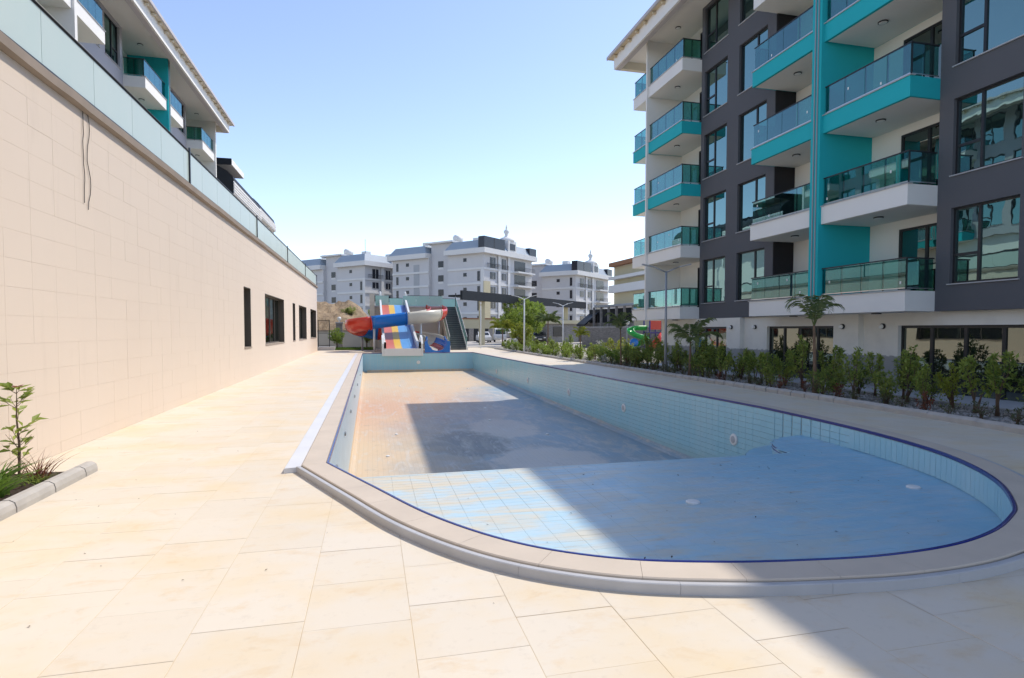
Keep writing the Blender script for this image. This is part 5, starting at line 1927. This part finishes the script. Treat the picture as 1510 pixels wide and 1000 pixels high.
# ------------------------------------------------------------------ vehicles
def car(name, label, cat, loc, az, paint, van=False):
    c0 = Vector((loc[0], loc[1], 0))
    ca, sa = math.cos(az), math.sin(az)

    def T(p):
        return (c0.x + p[0] * ca - p[1] * sa, c0.y + p[0] * sa + p[1] * ca, p[2])
    t = thing(name, label, cat, c0)
    if van:
        L, Wd, H = 4.5, 0.86, 1.95
        low = [(-2.25, 0.32), (2.25, 0.32), (2.3, 0.6), (2.2, 0.95), (-2.22, 1.0), (-2.28, 0.6)]
        cab = [(-2.22, 1.0), (2.2, 0.95), (1.55, 1.82), (1.3, H), (-1.95, H), (-2.12, 1.8)]
    else:
        L, Wd, H = 4.2, 0.86, 1.45
        low = [(-2.1, 0.3), (2.1, 0.3), (2.13, 0.6), (2.0, 0.82), (0.9, 0.92), (-1.9, 0.95), (-2.12, 0.75)]
        cab = [(-1.85, 0.95), (0.95, 0.92), (0.25, 1.38), (0.0, H), (-1.05, H), (-1.3, 1.4)]
    mb = MB(T)
    mb.prism([(x, z_) for x, z_ in low], 1, -Wd, Wd)
    n = len(cab)
    zt = H
    v_ = []
    for s_ in (-1, 1):
        v_ += [(x, s_ * Wd * (1 - 0.16 * (z_ - 0.92) / (zt - 0.92)) * 0.985, z_) for x, z_ in cab]
    mb.add(v_, [tuple(range(n)), tuple(range(n, 2 * n))] + [(k, (k + 1) % n, n + (k + 1) % n, n + k) for k in range(n)])
    obj('body', mb, paint, t)

    def quad(a_, b_, c_, d_, nm):
        q = [Vector(T(v)) for v in (a_, b_, c_, d_)]
        nr = (q[1] - q[0]).cross(q[2] - q[0]).normalized()
        ctr = Vector(T((0, 0, 1.0)))
        if nr.dot(q[0] - ctr) < 0:
            nr = -nr
        q1_ = [v + nr * 0.012 for v in q]
        q0_ = [v - nr * 0.03 for v in q]
        obj(nm, MB().add(q0_ + q1_, [(4, 5, 6, 7), (0, 1, 5, 4), (1, 2, 6, 5), (2, 3, 7, 6), (3, 0, 4, 7)]), 'car_glass', t)
    for s_ in (-1, 1):
        w0, w1 = Wd * 0.955 * s_, Wd * 0.86 * s_
        if van:
            quad((1.75, w0, 1.12), (0.2, w0, 1.12), (0.2, w1, 1.75), (1.35, w1, 1.75), 'side_window')
            quad((0.05, w0, 1.12), (-1.9, w0, 1.12), (-1.8, w1, 1.75), (0.05, w1, 1.75), 'side_window')
        else:
            quad((0.75, w0, 1.0), (-0.45, w0, 1.0), (-0.45, w1, 1.36), (0.2, w1, 1.36), 'side_window')
            quad((-0.52, w0, 1.0), (-1.6, w0, 1.0), (-1.15, w1, 1.36), (-0.52, w1, 1.36), 'side_window')
    if van:
        quad((2.10, -0.72, 1.08), (2.10, 0.72, 1.08), (1.62, 0.64, 1.74), (1.62, -0.64, 1.74), 'windscreen')
        quad((-2.20, -0.68, 1.15), (-2.20, 0.68, 1.15), (-2.13, 0.62, 1.74), (-2.13, -0.62, 1.74), 'rear_window')
    else:
        quad((0.88, -0.7, 0.97), (0.88, 0.7, 0.97), (0.3, 0.62, 1.35), (0.3, -0.62, 1.35), 'windscreen')
        quad((-1.80, -0.68, 1.0), (-1.80, 0.68, 1.0), (-1.36, 0.6, 1.35), (-1.36, -0.6, 1.35), 'rear_window')
    for x in (-1.35, 1.35):
        for s_ in (-1, 1):
            wc = (x, s_ * (Wd - 0.09), 0.31)
            w_ = obj('wheel', MB(T).lathe([(0.2, -0.1), (0.30, -0.1), (0.31, -0.07), (0.31, 0.07), (0.30, 0.1), (0.2, 0.1)], wc, 18, 1), 'tyre', t)
            obj('rim', MB(T).lathe([(0.19, -0.104), (0.19, 0.104), (0.02, 0.108)], wc, 14, 1), 'car_silver', w_)
    xe = low[2][0]
    for s_ in (-1, 1):
        obj('headlight', MB(T).box(xe - 0.06, xe + 0.012, s_ * 0.62 - 0.14, s_ * 0.62 + 0.14, 0.60, 0.74), 'lamp_white', t)
        xr0 = min(p_[0] for p_ in low)
        obj('tail_light', MB(T).box(xr0 - 0.012, xr0 + 0.1, s_ * 0.70 - 0.08, s_ * 0.70 + 0.08, 0.66, 0.95), 'tail_red', t)
    obj('number_plate', MB(T).box(xe + 0.001, xe + 0.02, -0.26, 0.26, 0.42, 0.53), 'lamp_white', t)
    return t


p = at(737, 503, 84)
car('van', 'white van parked behind the sunlit shrubs', 'van', (p.x, p.y), R(-100), 'car_white', True)
p = at(713, 505, 80)
car('parked_car', 'white car parked between the thin lamp post and the van', 'car', (p.x, p.y), R(-95), 'car_white')
p = at(765, 505, 70)
car('parked_car', 'silver car half hidden by the golden bush', 'car', (p.x, p.y), R(-100), 'car_silver')
p = at(792, 505, 80)
car('parked_car', 'dark car parked in the shade of the large round tree', 'car', (p.x, p.y), R(-95), 'car_dark')
struct('car_park', BX(9.2, 48, 58.5, 110, -0.058, -0.045), 'kerb_concrete')

# ------------------------------------------------------------------ playground
pg = at(958, 505, 47)
pg = Vector((pg.x, pg.y, 0))
pl = thing('playground_tower', 'play tower with purple posts, red panels, red slide and green spiral slide', 'playground', pg)
for dx, dy in ((0, 0), (1.0, 0), (0, 1.0), (1.0, 1.0)):
    obj('post', MB().tube([pg + Vector((dx, dy, 0)), pg + Vector((dx, dy, 3.1))], 0.06, 10), 'post_purple', pl, smooth=True)
obj('platform', BX(pg.x, pg.x + 1, pg.y, pg.y + 1, 1.45, 1.55), 'post_purple', pl)
obj('side_panel', BX(pg.x + 0.05, pg.x + 0.95, pg.y - 0.05, pg.y - 0.01, 1.75, 2.85), 'slide_red', pl)
obj('side_panel', BX(pg.x + 1.01, pg.x + 1.05, pg.y + 0.05, pg.y + 0.95, 1.75, 2.85), 'slide_red', pl)
mb = MB()
for s_ in (0, 1):
    x0 = s_ * 0.5
q = [Vector((pg.x - 0.5, pg.y - 0.9, 0.25)), Vector((pg.x + 1.0, pg.y - 0.35, 1.5))]
mb = half_pipe([tuple(q[0].lerp(q[1], k / 6)) for k in range(7)], 0.3, R(-190), R(10), 10)
obj('straight_slide', mb, 'slide_red', pl, smooth=True)
hx = [(pg.x - 0.1 - 0.12 * k, pg.y + 0.5, 1.95) for k in range(8)]
c_ = Vector((pg.x - 1.0, pg.y + 0.0, 0))
hx += [(c_.x + 0.6 * math.cos(a_), c_.y + 0.55 * math.sin(a_), 1.9 - 1.45 * k / 22) for k, a_ in enumerate([R(95) + R(400) * k / 22 for k in range(23)])]
obj('spiral_slide', half_pipe(hx, 0.28, R(-200), R(20), 10), 'slide_green', pl, smooth=True)
bb = at(935, 506, 46)
tag(obj('play_ball', MB().lathe([(0.33 * math.sin(t * math.pi / 12) + 0.002, 0.75 - 0.33 * math.cos(t * math.pi / 12)) for t in range(13)] , (bb.x, bb.y, 0), 16), 'slide_blue', org=(bb.x, bb.y, 0), smooth=True), 'blue ball shaped spring rider seat near the play tower', 'play ball')


# ------------------------------------------------------------------ background apartment blocks
def ablock(label, cu, cv, dist, zE, nfl, opt):
    c0 = at(cu, cv, dist)
    az = R(47)
    er, el = Vector((math.sin(az), math.cos(az), 0)), Vector((-math.cos(az), math.sin(az), 0))
    zb = zE - 2.93 * nfl - 1.0
    base = Vector((c0.x, c0.y, zb))

    def T(p):
        v = base + er * p[0] + el * p[1]
        return (v.x, v.y, p[2])
    t = thing('apartment_block', label, 'building', base)

    def bx(nm, mat, a0, a1, b0, b1, z0, z1, par=None):
        return obj(nm, MB(T).box(a0, a1, b0, b1, z0, z1), mat, par or t)
    A = opt.get('A', 18.0)
    lv = [zE - 2.93 * k for k in range(nfl + 1)]
    bx('wing', 'block_render', 0, A, 0, 9, zb, zE)
    bx('core', 'block_render', 1.2, A - 1, 9.001, 14.5, zb, zE + 2.9)
    bx('wing', 'block_render', 0.4, A - 0.5, 14.501, 25, zb, zE - 0.001)
    bx('core_roof', 'block_trim', 0.4, A, 8.2, 15.6, zE + 2.901, zE + 3.25)
    bx('recess_shade', 'pole_grey', 0.36, 0.398, 17.2, 18.8, zb, zE - 1.2)  # flat grey strip painting in the shade of a recess
    # eaves and mansards
    for b0, b1, a0 in ((-1.0, 9.3, -1.0), (14.6, 25.8, -0.5)):
        bx('eave', 'block_trim', a0, A + 0.8, b0, b1, zE + 0.001, zE + 1.0)
        i_ = 1.3
        mb = MB(T)
        zz = zE + 1.001
        A1 = A + 0.8
        lo = [(a0 + 0.15, b0 + 0.15, zz), (A1 - 0.15, b0 + 0.15, zz), (A1 - 0.15, b1 - 0.15, zz), (a0 + 0.15, b1 - 0.15, zz)]
        hi = [(a0 + i_, b0 + i_, zz + 1.7), (A1 - i_, b0 + i_, zz + 1.7), (A1 - i_, b1 - i_, zz + 1.7), (a0 + i_, b1 - i_, zz + 1.7)]
        mb.add(lo + hi, [(0, 3, 2, 1), (4, 5, 6, 7), (0, 1, 5, 4), (1, 2, 6, 5), (2, 3, 7, 6), (3, 0, 4, 7)])
        obj('mansard_roof', mb, 'block_mansard', t)
    for k in range(1, nfl):
        bx('floor_band', 'block_trim', -0.16, -0.001, 0.0, 9.0, lv[k] - 0.2, lv[k] + 0.22)
        bx('floor_band', 'block_trim', -0.16, A + 0.1, -0.16, -0.002, lv[k] - 0.2, lv[k] + 0.22)
        bx('floor_band', 'block_trim', 0.22, 0.399, 14.6, 25.0, lv[k] - 0.2, lv[k] + 0.22)
    for k in range(nfl):
        zf = lv[k + 1]
        # left facade
        for b0, b1, z0, z1 in ((4.2, 5.0, 1.5, 2.2), (0.9, 1.5, 0.5, 2.4)):
            if k == 0 and b0 < 1 and not opt.get('tall_top'):
                continue
            bx('window', 'block_window', -0.06, -0.001, b0, b1, zf + z0, zf + z1)
        bx('window', 'block_window', 1.13, 1.199, 11.2, 12.6, zf + 0.9, zf + 2.2)
        bx('window_apron', 'block_trim', 1.15, 1.199, 11.2, 12.6, zf + 0.45, zf + 0.899)
        bx('window', 'block_window', 0.33, 0.399, 20.2, 21.0, zf + 1.5, zf + 2.2)
        bx('window', 'block_window', 0.33, 0.399, 23.3, 23.9, zf + 0.6, zf + 2.3)
        # right facade
        z0 = zf + (0.25 if k == 0 else 1.0)
        for a0, a1 in ((2.2, 4.0), (6.3, 7.7)):
            w_ = bx('window', 'block_window', a0, a1, -0.07, -0.003, z0, zf + 2.35)
            bx('mullion', 'block_trim', (a0 + a1) / 2 - 0.04, (a0 + a1) / 2 + 0.04, -0.09, -0.071, z0, zf + 2.35, w_)
        bx('window', 'block_window', 11.0, 15.2, -0.07, -0.003, zf + (0.25 if k == 0 else 0.5), zf + 2.45)
        if k < 3:
            bl_ = bx('balcony', 'block_trim', 10.6, 17.4, -1.3, -0.161, zf - 0.15, zf + 0.18)
            rl_ = MB(T)
            rl_.box(10.7, 17.3, -1.26, -1.22, zf + 1.0, zf + 1.06)
            for q in range(34):
                rl_.box(10.7 + q * 0.2, 10.73 + q * 0.2, -1.25, -1.23, zf + 0.18, zf + 1.0)
            obj('balcony_railing', rl_, 'frame_dark', bl_)
        if k == 0:
            for a0, a1 in ((0.6, 5.2), (5.8, 8.3)):
                rl_ = MB(T)
                rl_.box(a0, a1, -0.46, -0.42, zf + 1.0, zf + 1.07)
                for q in range(int((a1 - a0) / 0.25) + 1):
                    rl_.box(a0 + q * 0.25, a0 + 0.04 + q * 0.25, -0.45, -0.43, zf + 0.2, zf + 1.0)
                obj('balcony_railing', rl_, 'frame_dark', t)
    for a0 in (4.7, 8.2):
        bx('pilaster', 'block_trim', a0, a0 + 0.8, -0.3, -0.161, zb, zE)
    bx('pilaster', 'block_trim', -0.22, -0.161, -0.22, 0.5, zb, lv[1] - 0.21)
    if opt.get('cream'):
        bx('cream_panel', 'block_cream', -0.5, 1.6, -0.5, -0.301, zb, lv[2] + 0.4)
    # roof furniture
    zt = zE + 2.7
    if opt.get('box', True):
        bo = bx('roof_glazing', 'block_window', -0.9, 6.2, -0.85, 0.6, zE + 1.05, zE + 3.2)
        bx('frame', 'frame_dark', 2.4, 2.6, -0.88, -0.851, zE + 1.05, zE + 3.2, bo)
        bx('roof_glazing', 'block_window', A - 2.2, A + 0.6, -0.8, 0.8, zE + 1.02, zE + 2.7)
    dm = bx('dormer', 'block_trim', 7.4, 10.4, -0.9, 1.2, zE + 1.002, zE + 3.3)
    bx('pane', 'block_window', 8.0, 9.9, -0.96, -0.901, zE + 1.4, zE + 2.7, dm)
    if opt.get('dome', True):
      obj('dome', MB(T).lathe([(1.7, zE + 3.301), (1.75, zE + 3.5), (1.3, zE + 4.0), (0.5, zE + 4.3), (0.28, zE + 4.7), (0.6, zE + 5.3), (0.55, zE + 5.6), (0.16, zE + 5.9), (0.2, zE + 6.2), (0.05, zE + 6.9)], (8.9, 0.6, 0), 14), 'block_trim', dm, smooth=True)
    obj('water_tank', MB(T).lathe([(0.02, -1.0), (0.65, -0.95), (0.65, 0.95), (0.02, 1.0)], (3.2, 8.9, zE + 3.92), 14, 0), 'block_trim', t, smooth=True)
    bx('chimney', 'block_trim', 4.5, 6.0, 4.5, 6.0, zt, zt + 1.3)
    bx('chimney', 'block_trim', 3.5, 5.0, 17.5, 19.0, zt, zt + 1.2)
    if opt.get('antenna'):
        obj('antenna', MB(T).tube([(2, 2, zt), (2, 2, zt + 3.5)], 0.04, 5), 'frame_dark', t)
    return t


ablock('pale grey apartment block with glazed roof corner in the middle of the background', 713, 373, 115, 16.7, 5, {'cream': True})
ablock('pale grey apartment block behind the blue water slide, with a roof antenna', 538, 392, 134, 15.9, 5, {'box': False, 'dome': False, 'antenna': True, 'tall_top': False})
ablock('pale grey apartment block beyond the round tree, right of the other grey blocks', 849, 406, 136, 14.3, 5, {'tall_top': True})

yb = thing('cream_building', 'cream building with white balcony bands half hidden behind the teal balconies', 'building', (55, 120, 0))
q0, q1 = at(905, 480, 120), at(975, 480, 104)
obj('wall', wallbox((q0.x, q0.y), (q1.x, q1.y), 12, -1, 14.2), 'block_cream', yb)
dd = (q1 - q0).normalized()
nn = Vector((dd.y, -dd.x, 0))
if nn.dot(q0) > 0:
    nn = -nn
for z0, z1, mt in ((14.201, 15.0, 'ochre_clay'), (9.0, 10.5, 'block_trim'), (5.2, 6.7, 'block_trim'), (11.6, 12.2, 'block_trim')):
    s0, s1 = q0 + nn * 1.2, q1 + nn * 1.2
    obj('balcony_band', wallbox((s0.x, s0.y), (s1.x, s1.y), 1.19, z0, z1), mt, yb)

# curved-roof house beyond the left apartment building
hs = thing('terraced_house', 'house with barrel vaulted slatted roof above the end of the beige wall', 'building', (-12, 56, 0))
obj('body', BX(-20, -12.2, 47.5, 70, 5.1, 11.2), 'white_render', hs)
obj('flat_roof', BX(-16, -10.6, 50.5, 55.0, 14.75, 15.2), 'white_render', hs)
obj('roof_edge', BX(-16, -10.62, 50.44, 50.499, 14.72, 15.22), 'charcoal_sheet', hs)
obj('roof_core', BX(-17, -12.5, 51, 56, 11.2, 14.74), 'white_render', hs)
for y0, y1, x1, z0, z1 in ((48.6, 60.0, -10.1, 12.1, 13.05), (60.1, 70.0, -10.3, 12.6, 13.4)):
    obj('fascia_slab', BX(-19, x1, y0, y1, z0, z1), 'white_render', hs)
    for k in range(4):
        zz = z0 + 0.1 + k * (z1 - z0 - 0.1) / 4
        obj('slat', BX(x1 + 0.001, x1 + 0.05, y0, y1, zz, zz + 0.12), 'block_trim', hs)
    obj('end_board', BX(-19, x1 - 0.01, y0 - 0.05, y0 - 0.001, z0 - 0.03, z1 + 0.02), 'charcoal_sheet', hs)
    arc = [(x1 + 0.1 - 4.2 + 4.1 * math.cos(R(a_)), z1 + 0.002 + 1.7 * math.sin(R(a_))) for a_ in range(0, 181, 15)]
    obj('barrel_vault', MB().prism(arc, 1, y0 + 0.4, y1 - 0.3), 'charcoal_sheet', hs)
for y in (62.0, 66.5, 69.6):
    obj('column', BX(-10.75, -10.45, y - 0.15, y + 0.15, 5.1, 12.59), 'white_render', hs)
